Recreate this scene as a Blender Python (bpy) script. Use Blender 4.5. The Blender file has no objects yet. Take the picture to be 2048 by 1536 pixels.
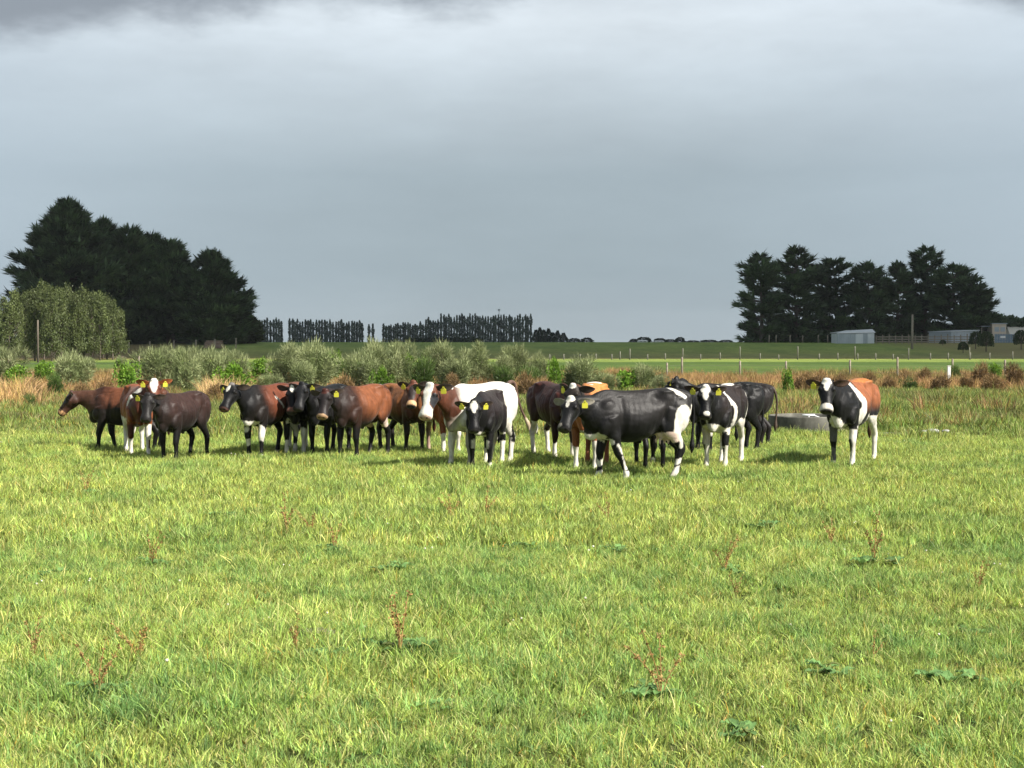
import bpy, math, random
import numpy as np
from mathutils import Vector, Matrix

# ------------------------------------------------------------------ scene, camera, world, sun
S = bpy.context.scene
COL = S.collection
F = 3000.0            # focal length in photo pixels (2048 wide)
CAMZ = 2.05
HY = 684.0            # photo row of the camera's horizon
cam = bpy.data.cameras.new("camera")
cam.sensor_width = 36.0
cam.lens = 36.0 * F / 2048.0
cam.clip_start = 0.1
cam.clip_end = 20000
co = bpy.data.objects.new("camera", cam)
COL.objects.link(co)
co.location = (0, 0, CAMZ)
co.rotation_euler = (math.radians(90) - math.atan((768 - HY) / F), 0, 0)
S.camera = co

SUN_EL, SUN_AZ = math.radians(44), math.radians(58)   # azimuth from the -y axis (behind the camera) towards +x
sdir = Vector((math.sin(SUN_AZ) * math.cos(SUN_EL), -math.cos(SUN_AZ) * math.cos(SUN_EL), math.sin(SUN_EL)))
sun = bpy.data.lights.new("sun", 'SUN')
sun.energy = 5.0
sun.angle = math.radians(0.55)
sun.color = (1.0, 0.95, 0.86)
so = bpy.data.objects.new("sun", sun)
COL.objects.link(so)
so.rotation_euler = sdir.to_track_quat('Z', 'Y').to_euler()

S.view_settings.view_transform = 'Standard'
S.view_settings.look = 'None'
S.view_settings.exposure = 1.0
S.view_settings.gamma = 1.0

class NB:
    """small helper around a node tree"""
    def __init__(s, nt):
        s.nt = nt
    def n(s, t, **kw):
        nd = s.nt.nodes.new(t)
        for k, v in kw.items():
            if k.startswith('i_'):
                nd.inputs[k[2:]].default_value = v
            else:
                setattr(nd, k, v)
        return nd
    def l(s, a, b):
        s.nt.links.new(a, b)
    def math(s, op, a, b=None, clamp=False):
        nd = s.n('ShaderNodeMath', operation=op, use_clamp=clamp)
        for i, v in enumerate((a, b)):
            if v is None: continue
            if isinstance(v, (int, float)): nd.inputs[i].default_value = v
            else: s.l(v, nd.inputs[i])
        return nd.outputs[0]
    def ramp(s, fac, stops, interp='LINEAR'):
        nd = s.n('ShaderNodeValToRGB')
        cr = nd.color_ramp
        cr.interpolation = interp
        while len(cr.elements) < len(stops): cr.elements.new(0.5)
        for e, (p, c) in zip(cr.elements, stops):
            e.position = p
            e.color = (c[0], c[1], c[2], 1) if not isinstance(c, (int, float)) else (c, c, c, 1)
        if fac is not None: s.l(fac, nd.inputs[0])
        return nd.outputs[0]
    def mix(s, fac, a, b, mode='MIX'):
        nd = s.n('ShaderNodeMix', data_type='RGBA', blend_type=mode)
        for i, v in ((0, fac), (6, a), (7, b)):
            if isinstance(v, (int, float)): nd.inputs[i].default_value = v
            elif isinstance(v, (tuple, list)): nd.inputs[i].default_value = (v[0], v[1], v[2], 1)
            else: s.l(v, nd.inputs[i])
        return nd.outputs[2]
    def noise(s, vec, scale, detail=4, rough=0.55, col=False):
        nd = s.n('ShaderNodeTexNoise')
        nd.inputs['Scale'].default_value = scale
        nd.inputs['Detail'].default_value = detail
        nd.inputs['Roughness'].default_value = rough
        if vec is not None: s.l(vec, nd.inputs['Vector'])
        return nd.outputs[1 if col else 0]
    def mapping(s, vec, scale=(1, 1, 1), loc=(0, 0, 0)):
        nd = s.n('ShaderNodeMapping')
        nd.inputs['Scale'].default_value = scale
        nd.inputs['Location'].default_value = loc
        s.l(vec, nd.inputs['Vector'])
        return nd.outputs[0]

W = bpy.data.worlds.new("World")
S.world = W
W.use_nodes = True
nt = W.node_tree
nt.nodes.clear()
b = NB(nt)
out = b.n('ShaderNodeOutputWorld')
bg_c = b.n('ShaderNodeBackground')
bg_s = b.n('ShaderNodeBackground')
sky = b.n('ShaderNodeTexSky', sky_type='NISHITA', sun_disc=False, sun_elevation=SUN_EL)
sky.sun_rotation = math.atan2(sdir.x, sdir.y)
sky.air_density = 1.2
sky.dust_density = 1.5
b.l(sky.outputs[0], bg_s.inputs[0])
bg_s.inputs[1].default_value = 0.09
tc = b.n('ShaderNodeTexCoord').outputs['Generated']
sep = b.n('ShaderNodeSeparateXYZ'); b.l(tc, sep.inputs[0])
X, Y, Z = sep.outputs
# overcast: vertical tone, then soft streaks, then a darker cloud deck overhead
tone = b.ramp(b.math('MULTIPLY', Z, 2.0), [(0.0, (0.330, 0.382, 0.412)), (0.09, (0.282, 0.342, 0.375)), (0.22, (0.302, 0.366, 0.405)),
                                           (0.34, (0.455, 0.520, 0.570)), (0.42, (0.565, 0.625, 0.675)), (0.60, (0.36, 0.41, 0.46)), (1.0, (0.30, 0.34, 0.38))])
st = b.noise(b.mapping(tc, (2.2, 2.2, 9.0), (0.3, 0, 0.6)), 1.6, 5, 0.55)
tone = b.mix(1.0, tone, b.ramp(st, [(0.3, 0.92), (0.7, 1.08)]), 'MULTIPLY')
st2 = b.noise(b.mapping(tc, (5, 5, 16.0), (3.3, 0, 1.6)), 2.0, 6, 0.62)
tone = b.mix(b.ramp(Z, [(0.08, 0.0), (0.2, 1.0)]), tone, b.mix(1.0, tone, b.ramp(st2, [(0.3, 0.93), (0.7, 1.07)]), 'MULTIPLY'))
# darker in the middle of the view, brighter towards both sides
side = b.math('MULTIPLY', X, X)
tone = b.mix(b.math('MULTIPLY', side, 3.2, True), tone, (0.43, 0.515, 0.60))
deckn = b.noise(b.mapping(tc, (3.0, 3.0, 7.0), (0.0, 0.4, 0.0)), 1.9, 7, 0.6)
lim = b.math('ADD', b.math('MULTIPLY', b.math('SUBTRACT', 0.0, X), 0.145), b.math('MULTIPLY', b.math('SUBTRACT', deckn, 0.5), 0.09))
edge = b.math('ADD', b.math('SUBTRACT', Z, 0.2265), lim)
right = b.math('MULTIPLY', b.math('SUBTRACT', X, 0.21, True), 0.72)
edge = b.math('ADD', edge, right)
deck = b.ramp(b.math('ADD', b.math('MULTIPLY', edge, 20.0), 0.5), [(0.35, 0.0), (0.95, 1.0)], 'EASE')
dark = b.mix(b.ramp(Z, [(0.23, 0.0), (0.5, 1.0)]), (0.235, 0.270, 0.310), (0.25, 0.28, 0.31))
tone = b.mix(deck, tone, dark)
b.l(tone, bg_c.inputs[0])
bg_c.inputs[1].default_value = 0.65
# clear blue gaps on the sunny side behind the viewer
gap = b.ramp(b.noise(b.mapping(tc, (1, 1, 2)), 2.2, 4), [(0.42, 0.0), (0.60, 1.0)])
back = b.ramp(b.math('ADD', b.math('MULTIPLY', Y, -1.0), b.math('MULTIPLY', X, 0.6)), [(0.1, 0.0), (0.6, 1.0)])
ms = b.n('ShaderNodeMixShader')
b.l(b.math('MULTIPLY', gap, back), ms.inputs[0])
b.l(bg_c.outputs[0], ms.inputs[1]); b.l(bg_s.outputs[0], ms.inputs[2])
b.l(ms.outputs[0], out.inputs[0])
W.cycles.sampling_method = 'MANUAL'
W.cycles.sample_map_resolution = 512

S.cycles.max_bounces = 6
S.cycles.diffuse_bounces = 3
S.cycles.transparent_max_bounces = 8
S.cycles.use_denoising = True

# ------------------------------------------------------------------ helpers
rng = np.random.default_rng(7)
random.seed(7)

def ss(a, b_, x):
    t = np.clip((x - a) / (b_ - a), 0, 1)
    return t * t * (3 - 2 * t)

def hgt(x, y):
    """height of the ground"""
    x = np.asarray(x, float); y = np.asarray(y, float)
    fade = 1 - ss(60, 160, y)
    z = fade * (0.035 * np.sin(x * 0.9 + 1.3 * np.sin(y * 0.5)) * np.sin(y * 0.8 + 0.7 * x) + 0.02 * np.sin(2.3 * x + 1.1 * y) * np.sin(1.9 * y - x))
    foot = 182 + 5 * np.sin(x * 0.03)
    z = z + 1.94 * ss(0, 1, (y - foot) / 78.0)
    return z

def G(px, D=None, row=None):
    """photo column (and row of the ground contact, or distance) -> ground point"""
    if D is None:
        D = F * CAMZ / (row - HY)
    x = (px - 1024) / F * D
    return Vector((x, D, float(hgt(x, D))))

def tag(o, label=None, cat=None, group=None, kind=None):
    if label: o['label'] = label
    if cat: o['category'] = cat
    if group: o['group'] = group
    if kind: o['kind'] = kind
    return o

def empty(name, loc, rz=0.0, sc=1.0):
    o = bpy.data.objects.new(name, None)
    o.empty_display_size = 0.3
    COL.objects.link(o)
    o.location = loc; o.rotation_euler = (0, 0, rz); o.scale = (sc, sc, sc) if isinstance(sc, (int, float)) else sc
    return o

def link(name, me, parent=None, loc=None, rz=0.0):
    o = bpy.data.objects.new(name, me)
    COL.objects.link(o)
    if parent is not None: o.parent = parent
    if loc is not None: o.location = loc
    o.rotation_euler = (0, 0, rz)
    return o

def copy_tree(o, parent=None):
    c = o.copy(); COL.objects.link(c); c.parent = parent
    for ch in list(o.children): copy_tree(ch, c)
    return c

def mk_mesh(name, V, Fc, mats, smooth=False, midx=None, tint=None):
    """V (n,3); Fc list of faces or (m,k) int array"""
    me = bpy.data.meshes.new(name)
    V = np.asarray(V, np.float32)
    if isinstance(Fc, np.ndarray):
        m, k = Fc.shape
        me.vertices.add(len(V)); me.vertices.foreach_set('co', V.ravel())
        me.loops.add(m * k); me.loops.foreach_set('vertex_index', Fc.astype(np.int32).ravel())
        me.polygons.add(m); me.polygons.foreach_set('loop_start', np.arange(0, m * k, k, dtype=np.int32))
        me.polygons.foreach_set('loop_total', np.full(m, k, np.int32))
        me.update(calc_edges=True)
        me.validate()
    else:
        me.from_pydata([tuple(v) for v in V.tolist()], [], [tuple(f) for f in Fc])
        me.update()
    for m_ in (mats if isinstance(mats, (list, tuple)) else [mats]):
        me.materials.append(m_)
    if midx is not None: me.polygons.foreach_set('material_index', np.asarray(midx, np.int32))
    if smooth: me.polygons.foreach_set('use_smooth', np.ones(len(me.polygons), bool))
    if tint is not None:
        a = me.attributes.new('tint', 'FLOAT_COLOR', 'POINT')
        t = np.ones((len(V), 4), np.float32); t[:, :3] = tint
        a.data.foreach_set('color', t.ravel())
    return me

class MB:
    """collects boxes, tubes and loose faces into one mesh"""
    def __init__(s): s.V = []; s.F = []; s.M = []; s.n = 0
    def add(s, V, Fc, m=0):
        V = [tuple(v) for v in V]
        s.V += V
        for f in Fc:
            s.F.append(tuple(i + s.n for i in f)); s.M.append(m)
        s.n += len(V)
    def box(s, c, d, rz=0.0, m=0, taper=1.0):
        hx, hy, hz = d[0] / 2, d[1] / 2, d[2] / 2
        V = []
        for k, (x, y, z) in enumerate([(-1, -1, -1), (1, -1, -1), (1, 1, -1), (-1, 1, -1), (-1, -1, 1), (1, -1, 1), (1, 1, 1), (-1, 1, 1)]):
            t = taper if z > 0 else 1
            px, py = x * hx * t, y * hy * t
            V.append((c[0] + px * math.cos(rz) - py * math.sin(rz), c[1] + px * math.sin(rz) + py * math.cos(rz), c[2] + z * hz))
        s.add(V, [(0, 3, 2, 1), (4, 5, 6, 7), (0, 1, 5, 4), (1, 2, 6, 5), (2, 3, 7, 6), (3, 0, 4, 7)], m)
    def tube(s, P, R, n=8, m=0):
        V, Fc = tube(P, R, n); s.add(V, Fc, m)
    def build(s, name, mats, parent=None, smooth=False, loc=None):
        me = mk_mesh(name, s.V, s.F, mats, smooth, s.M)
        return link(name, me, parent, loc)

def catmull(P, k=4):
    P = np.asarray(P, float)
    Q = np.vstack([2 * P[0] - P[1], P, 2 * P[-1] - P[-2]])
    o = []
    for i in range(1, len(Q) - 2):
        for j in range(k):
            t = j / k
            a, b_, c, d = Q[i - 1], Q[i], Q[i + 1], Q[i + 2]
            o.append(0.5 * ((2 * b_) + (-a + c) * t + (2 * a - 5 * b_ + 4 * c - d) * t * t + (-a + 3 * b_ - 3 * c + d) * t ** 3))
    o.append(P[-1])
    return np.array(o)

def rings_mesh(rings):
    n = len(rings[0]); V = np.vstack(rings); m = len(rings)
    Fc = []
    for i in range(m - 1):
        for j in range(n):
            a, b_ = i * n + j, i * n + (j + 1) % n
            Fc.append((a, b_, b_ + n, a + n))
    c0 = rings[0].mean(0); c1 = rings[-1].mean(0)
    V = np.vstack([V, c0, c1]); k0 = len(V) - 2; k1 = len(V) - 1
    for j in range(n):
        Fc.append((k0, (j + 1) % n, j)); Fc.append((k1, (m - 1) * n + j, (m - 1) * n + (j + 1) % n))
    return V, Fc

def tube(P, R, n=8, lat=(0, 1, 0), k=1):
    """P points, R radii (scalar or (fore/aft, lateral)); lat = lateral reference"""
    P = np.asarray(P, float)
    R = np.array([(r, r) if np.isscalar(r) else r for r in R], float)
    if k > 1:
        P = catmull(P, k); R = np.maximum(catmull(R, k), 0.002)
    rings = []
    lat = np.asarray(lat, float)
    prevL = None
    for i in range(len(P)):
        T = P[min(i + 1, len(P) - 1)] - P[max(i - 1, 0)]
        T /= np.linalg.norm(T) + 1e-9
        L = lat - T * lat.dot(T)
        if np.linalg.norm(L) < 0.2:
            L = prevL if prevL is not None else np.cross(T, (1, 0, 0.01))
            L = L - T * L.dot(T)
        L /= np.linalg.norm(L); prevL = L
        Fv = np.cross(L, T)
        a = np.linspace(0, 2 * math.pi, n, endpoint=False)
        rings.append(P[i] + np.outer(np.cos(a), Fv) * R[i, 0] + np.outer(np.sin(a), L) * R[i, 1])
    return rings_mesh(rings)

# ------------------------------------------------------------------ materials
def new_mat(name):
    m = bpy.data.materials.new(name); m.use_nodes = True
    m.node_tree.nodes.clear()
    bb = NB(m.node_tree)
    o = bb.n('ShaderNodeOutputMaterial')
    p = bb.n('ShaderNodeBsdfPrincipled')
    bb.l(p.outputs[0], o.inputs[0])
    return m, bb, p, o

def noisy(name, c1, c2, scale=5, rough=0.8, bump=0.0, bscale=None, detail=4, stretch=(1, 1, 1), metal=0.0, spec=0.3):
    m, bb, p, o = new_mat(name)
    tcn = bb.n('ShaderNodeTexCoord').outputs['Object']
    v = bb.mapping(tcn, stretch)
    nz = bb.noise(v, scale, detail)
    c = bb.ramp(nz, [(0.32, c1), (0.68, c2)])
    bb.l(c, p.inputs['Base Color'])
    p.inputs['Roughness'].default_value = rough
    p.inputs['Metallic'].default_value = metal
    p.inputs['Specular IOR Level'].default_value = spec
    if bump:
        bn = bb.n('ShaderNodeBump'); bn.inputs['Strength'].default_value = bump; bn.inputs['Distance'].default_value = 0.02
        bb.l(bb.noise(v, bscale or scale * 4, 4), bn.inputs['Height']); bb.l(bn.outputs[0], p.inputs['Normal'])
    return m

def leafy(name, c1, c2, scale=1.5, trans=0.3, rough=0.6, world=False, spec=0.25, rnd=0.25, c3=None, big=None):
    """leaf/blade material: colour from per-leaf tint attribute x patchy noise, some light through the leaf"""
    m, bb, p, o = new_mat(name)
    if world:
        pos = bb.n('ShaderNodeNewGeometry').outputs['Position']
    else:
        pos = bb.n('ShaderNodeTexCoord').outputs['Object']
    nz = bb.noise(pos, scale, 3)
    c = bb.mix(bb.ramp(nz, [(0.33, 0.0), (0.67, 1.0)]), c1, c2)
    if c3 is not None:
        n2 = bb.noise(bb.mapping(pos, (1, 1, 1), (31, 7, 3)), big or scale * 0.25, 3)
        c = bb.mix(bb.ramp(n2, [(0.46, 0.0), (0.66, 0.85)]), c, c3)
    at = bb.n('ShaderNodeAttribute', attribute_name='tint')
    c = bb.mix(1.0, c, at.outputs['Color'], 'MULTIPLY')
    if rnd:
        oi = bb.n('ShaderNodeObjectInfo').outputs['Random']
        c = bb.mix(1.0, c, bb.ramp(oi, [(0.0, 1 - rnd), (1.0, 1 + rnd * 0.6)]), 'MULTIPLY')
    bb.l(c, p.inputs['Base Color'])
    p.inputs['Roughness'].default_value = rough
    p.inputs['Specular IOR Level'].default_value = spec
    if trans:
        tr = bb.n('ShaderNodeBsdfTranslucent'); bb.l(c, tr.inputs[0])
        mx = bb.n('ShaderNodeMixShader'); mx.inputs[0].default_value = trans
        bb.l(p.outputs[0], mx.inputs[1]); bb.l(tr.outputs[0], mx.inputs[2]); bb.l(mx.outputs[0], o.inputs[0])
    return m

# ------------------------------------------------------------------ cows
def coat_mat():
    m, bb, p, o = new_mat("cow_coat")
    at = bb.n('ShaderNodeAttribute', attribute_name='coat')
    tcn = bb.n('ShaderNodeTexCoord').outputs['Object']
    nz = bb.noise(bb.mapping(tcn, (1, 1, 0.5)), 14, 4)
    c = bb.mix(1.0, at.outputs['Color'], bb.ramp(nz, [(0.3, 0.72), (0.7, 1.28)]), 'MULTIPLY')
    bb.l(c, p.inputs['Base Color'])
    p.inputs['Roughness'].default_value = 0.5
    p.inputs['Specular IOR Level'].default_value = 0.22
    p.inputs['Sheen Weight'].default_value = 0.05
    p.inputs['Sheen Roughness'].default_value = 0.4
    bn = bb.n('ShaderNodeBump'); bn.inputs['Strength'].default_value = 0.6; bn.inputs['Distance'].default_value = 0.014
    h1 = bb.noise(bb.mapping(tcn, (1, 1, 0.6)), 9, 3)
    h2 = bb.noise(bb.mapping(tcn, (1, 1, 0.35)), 70, 3)
    bb.l(bb.math('ADD', h1, bb.math('MULTIPLY', h2, 0.45)), bn.inputs['Height'])
    bb.l(bn.outputs[0], p.inputs['Normal'])
    return m
M_COAT = coat_mat()
M_EYE = noisy('cow_eye', (0.006, 0.004, 0.003), (0.01, 0.006, 0.004), rough=0.12, spec=0.6)
M_TAG = noisy('yellow_tag_plastic', (0.72, 0.66, 0.06), (0.80, 0.74, 0.09), rough=0.45)
M_TAGK = noisy('tag_button', (0.03, 0.03, 0.02), (0.05, 0.05, 0.03), rough=0.5)

BK = (.0048, .0045, .005); CH = (.011, .008, .007); DB = (.028, .012, .008); MH = (.065, .019, .010)
RB = (.19, .055, .018); OR = (.36, .13, .035); WH = (.62, .585, .515); GY = (.16, .14, .13); TN = (.42, .27, .16); PK = (.62, .47, .40)

def profile(x, zt, zb, wt, wm, wl, k=4, tz=.10):
    h = zt - zb
    pts = [(0, zt), (wt, zt - tz * h), (wm, zt - .45 * h), (wl, zt - .82 * h), (0, zb), (-wl, zt - .82 * h), (-wm, zt - .45 * h), (-wt, zt - tz * h)]
    P = np.array(pts); n = len(P); o = []
    for i in range(n):
        a, b_, c, d = P[i - 1], P[i], P[(i + 1) % n], P[(i + 2) % n]
        for j in range(k):
            t = j / k
            o.append(0.5 * ((2 * b_) + (-a + c) * t + (2 * a - 5 * b_ + 4 * c - d) * t * t + (-a + 3 * b_ - 3 * c + d) * t ** 3))
    o = np.array(o)
    return np.column_stack([np.full(len(o), x), o[:, 0], o[:, 1]])

def ellipsoid(c, r, n=12, m=8):
    V, Fc = [], []
    for i in range(1, m):
        th = math.pi * i / m
        V.append([(c[0] + r[0] * math.sin(th) * math.cos(2 * math.pi * j / n), c[1] + r[1] * math.sin(th) * math.sin(2 * math.pi * j / n), c[2] + r[2] * math.cos(th)) for j in range(n)])
    return rings_mesh([np.array(q) for q in V])

def ell_rot(c, r, ang):
    """ellipsoid tilted in the x-z plane"""
    V, Fc = ellipsoid((0, 0, 0), r)
    ca, sa = math.cos(ang), math.sin(ang)
    V2 = V.copy(); V2[:, 0] = V[:, 0] * ca - V[:, 2] * sa; V2[:, 2] = V[:, 0] * sa + V[:, 2] * ca
    return V2 + np.array(c), Fc

def wob(P, s, seed=0):
    r = np.random.default_rng(seed)
    o = np.zeros(len(P))
    for i in range(7):
        d = r.normal(size=3); d /= np.linalg.norm(d)
        o += np.sin(P @ d * s * (0.7 + 0.35 * i) + r.uniform(0, 6.28)) / (1 + 0.35 * i)
    return o / 3.2

HEAD_ST = [(-.045, .035, -.075, .03, .045, .035), (0.0, .090, -.125, .055, .075, .05), (.07, .100, -.165, .082, .092, .055), (.14, .096, -.175, .088, .112, .058),
           (.21, .084, -.160, .072, .098, .052), (.29, .068, -.134, .054, .074, .046), (.37, .058, -.118, .052, .070, .050), (.44, .056, -.114, .058, .084, .062),
           (.49, .046, -.106, .058, .086, .062), (.525, .016, -.082, .044, .062, .046)]

def make_cow(sp, idx):
    r = np.random.default_rng(100 + idx)
    D = math.radians
    girth = sp.get('girth', .85)
    parts = []
    # torso
    st = [(-.84, 1.22, 1.02, .05, .07, .05), (-.80, 1.262, .86, .095, .15, .12), (-.70, 1.295, .72, .13, .225, .18), (-.55, 1.315, .66, .16, .25, .17),
          (-.40, 1.320, .69, .225, .245, .14), (-.28, 1.312, .65, .19, .265, .18), (-.1, 1.298, .585, .14, .295, .23), (.08, 1.29, .54, .125, .305, .24),
          (.25, 1.288, .545, .115, .285, .215), (.42, 1.305, .57, .085, .25, .18), (.55, 1.302, .59, .075, .235, .16), (.68, 1.255, .62, .075, .205, .14),
          (.78, 1.19, .68, .07, .155, .11), (.86, 1.10, .78, .05, .09, .07)]
    rings = [profile(a, zt, zb, wt * girth, wm * girth, wl * girth) for a, zt, zb, wt, wm, wl in st]
    # densify along x
    R = np.array(rings); Rr = []
    for i in range(R.shape[1]): Rr.append(catmull(R[:, i, :], 3))
    R = np.array(Rr).transpose(1, 0, 2)
    parts.append(rings_mesh(list(R)))
    # shoulder, thigh, hook and pin bones, brisket
    for s in (1, -1):
        parts.append(ell_rot((.49, .165 * s * girth, .90), (.16, .060, .27), D(-12)))
        parts.append(ell_rot((.56, .15 * s, .80), (.12, .085, .17), D(25)))
        parts.append(ell_rot((-.58, .145 * s, .95), (.20, .115, .30), D(12)))
        parts.append(ell_rot((-.44, .165 * s, .76), (.15, .085, .20), D(-28)))
        parts.append(ellipsoid((-.40, .175 * s * girth, 1.262), (.11, .055, .034)))
        parts.append(ellipsoid((-.77, .08 * s, 1.18), (.05, .045, .06)))
    parts.append(ell_rot((.71, 0, .75), (.13, .085, .18), D(20)))
    # legs
    feet = sp.get('feet', None)
    if feet is None:
        feet = r.uniform(-.07, .07, 4)
    fx = [feet[0], feet[1], feet[2], feet[3]]      # front left, front right, hind left, hind right
    for s, dx in ((1, fx[0]), (-1, fx[1])):
        y = .150 * s
        P = [(.50, y * 1.05, .92), (.46, y * 1.08, .72), (.485 + .25 * dx, y * 1.02, .55), (.505 + .5 * dx, y, .40), (.495 + .62 * dx, y, .33),
             (.490 + .8 * dx, y, .20), (.495 + .93 * dx, y, .115), (.520 + dx, y, .055), (.540 + dx, y, -.005)]
        Rr = [(.14, .085), (.105, .075), (.080, .062), (.064, .056), (.050, .044), (.040, .035), (.050, .044), (.044, .040), (.064, .056)]
        parts.append(tube(P, Rr, 14, k=3))
    for s, dx in ((1, fx[2]), (-1, fx[3])):
        y = .150 * s
        P = [(-.52, y, 1.0), (-.46, y * 1.08, .78), (-.53 + .1 * dx, y * 1.06, .62), (-.64 + .35 * dx, y * .98, .50), (-.675 + .5 * dx, y * .96, .43),
             (-.655 + .65 * dx, y * .98, .33), (-.635 + .8 * dx, y, .20), (-.625 + .93 * dx, y, .115), (-.585 + dx, y, .055), (-.565 + dx, y, -.005)]
        Rr = [(.20, .10), (.155, .088), (.098, .060), (.070, .050), (.066, .052), (.052, .042), (.043, .037), (.050, .044), (.044, .040), (.064, .056)]
        parts.append(tube(P, Rr, 14, k=3))
    # neck and head
    ny, npit = D(sp.get('nyaw', 0)), D(sp.get('npitch', 15))
    hy, hp = D(sp.get('hyaw', 0)), D(sp.get('hpitch', 52))
    nl = sp.get('nlen', .43)
    B0 = np.array((.66, 0, 1.06))
    O = B0 + nl * np.array((math.cos(npit) * math.cos(ny), math.cos(npit) * math.sin(ny), math.sin(npit))) + np.array((0, 0, .05))
    Xh = np.array((math.cos(hp) * math.cos(hy), math.cos(hp) * math.sin(hy), -math.sin(hp)))
    Yh = np.array((-math.sin(hy), math.cos(hy), 0.0)); Zh = np.cross(Xh, Yh)
    roll = D(sp.get('hroll', 0))
    Yh, Zh = Yh * math.cos(roll) + Zh * math.sin(roll), Zh * math.cos(roll) - Yh * math.sin(roll)
    HS = sp.get('hs', 1.0) * 1.05
    toW = lambda q: O + (np.asarray(q, float)[..., 0:1] * Xh * .90 + np.asarray(q, float)[..., 1:2] * Yh * 1.12 + np.asarray(q, float)[..., 2:3] * Zh) * HS
    end = O + .03 * Xh - .035 * Zh
    ndir = (end - B0); ndir /= np.linalg.norm(ndir)
    mid = B0 * .5 + end * .5 + np.array((.02, 0, -.01))
    latn = (-math.sin(ny * .6), math.cos(ny * .6), 0)
    parts.append(tube([(.42, 0, 1.00), (.60, 0, .98), B0 * .75 + end * .25 + np.array((0, 0, -.04)), mid, B0 * .22 + end * .78, end],
                      [(.29, .135), (.275, .135), (.22, .108), (.170, .086), (.140, .078), (.120, .074)], 18, lat=latn, k=3))
    # loose skin under the neck
    parts.append(tube([(.74, 0, .76), B0 * .7 + end * .3 + np.array((.0, 0, -.22)), mid + np.array((0, 0, -.155)), B0 * .2 + end * .8 + np.array((0, 0, -.11))],
                      [(.10, .035), (.06, .024), (.035, .016), (.02, .012)], 10, lat=latn, k=3))
    hr = [profile(x_, a_, b_, c_, d_, e_, tz=.14) for x_, a_, b_, c_, d_, e_ in HEAD_ST]
    R = np.array(hr); Rr = [catmull(R[:, i, :], 3) for i in range(R.shape[1])]
    R = np.array(Rr).transpose(1, 0, 2)
    hv, hf = rings_mesh(list(R))
    parts.append((toW(hv), hf))
    for s in (1, -1):     # brow ridge and cheek
        v, f = ellipsoid((.145, .082 * s, .060), (.045, .028, .028)); parts.append((toW(v), f))
        v, f = ellipsoid((.09, .070 * s, -.075), (.085, .038, .075)); parts.append((toW(v), f))
    v, f = ellipsoid((.0, 0, .085), (.05, .055, .035)); parts.append((toW(v), f))
    if sp.get('udder'):
        parts.append(ellipsoid((-.42, 0, .665), (.14, .11, .11)))
        for tx, ty in ((-.32, .06), (-.32, -.06), (-.46, .06), (-.46, -.06)):
            parts.append(tube([(tx, ty, .58), (tx, ty, .50), (tx, ty, .475)], [.024, .018, .01], 8))
    else:
        parts.append(ellipsoid((-.40, 0, .665), (.12, .085, .055)))
    parts.append(ellipsoid((-.02, 0, .545), (.05, .022, .03)))
    V, Fc, n = [], [], 0
    for v, f in parts:
        V.append(v); Fc += [tuple(i + n for i in q) for q in f]; n += len(v)
    me = bpy.data.meshes.new('tmp'); me.from_pydata(np.vstack(V).tolist(), [], Fc); me.update()
    tmp = bpy.data.objects.new('tmp', me); COL.objects.link(tmp)
    md = tmp.modifiers.new('r', 'REMESH'); md.mode = 'VOXEL'; md.voxel_size = 0.0165; md.adaptivity = 0
    sm = tmp.modifiers.new('s', 'SMOOTH'); sm.factor = 0.5; sm.iterations = 3
    dg = bpy.context.evaluated_depsgraph_get()
    ev = tmp.evaluated_get(dg).to_mesh()
    nv = len(ev.vertices); P = np.empty(nv * 3, np.float32); ev.vertices.foreach_get('co', P); P = P.reshape(-1, 3).astype(float)
    npoly = len(ev.polygons); LV = np.empty(len(ev.loops), np.int32); ev.loops.foreach_get('vertex_index', LV)
    quads = LV.reshape(-1, 4)
    tmp.evaluated_get(dg).to_mesh_clear()
    bpy.data.objects.remove(tmp); bpy.data.meshes.remove(me)
    # surface anatomy: flank hollow, shoulder edge, ribs, girth crease, throat
    x, y, z = P.T
    sgn = np.sign(y)
    side = np.clip(np.abs(y) / .15, 0, 1)
    torso = (np.abs(y) > .10) & (z > .6)
    g = lambda cx, cz, rx, rz: np.exp(-((x - cx) / rx) ** 2 - ((z - cz) / rz) ** 2)
    d = -.055 * g(-.23, 1.17, .10, .085) - .028 * g(-.34, .86, .045, .16) - .030 * g(.325, .93, .05, .28) - .020 * g(-.60, 1.14, .07, .05) - .010 * g(.66, 1.10, .05, .14) \
        - .012 * g(.42, .72, .05, .06) - .026 * g(-.60, 1.24, .12, .035) + .012 * g(.02, .78, .22, .16) - .02 * g(-.20, .70, .06, .08)
    hooklen = ((x > -.2) & (x < .32))
    d += np.where(hooklen, .0022 * np.sin((x + .12 * z) * 78), 0) * ss(.66, .8, z) * (1 - ss(1.1, 1.2, z))
    P[:, 1] += sgn * d * side * torso
    P[:, 1] += sgn * (.007 * wob(P, 12, 5 + idx) + .004 * wob(P, 30, 9 + idx)) * torso
    P[:, 2] = np.maximum(P[:, 2], 0)
    H = ((P - O) / HS); H = np.column_stack([H @ Xh / .90, H @ Yh / 1.12, H @ Zh])
    # ---- coat colour
    body_c = sp['coat'](P, idx)
    col = body_c.copy()
    lowneck = B0 + ndir * .0
    tn = (P - B0) @ ndir
    neckmask = ss(-.12, .12, tn) * (P[:, 0] > .45)
    if 'neck' in sp:
        nm = neckmask[:, None]; col = col * (1 - nm) + np.array(sp['neck']) * nm
    ishead = (H[:, 0] > -.02) & (H[:, 0] < .60) & (np.abs(H[:, 1]) < .17) & (H[:, 2] > -.22) & (H[:, 2] < .16)
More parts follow.
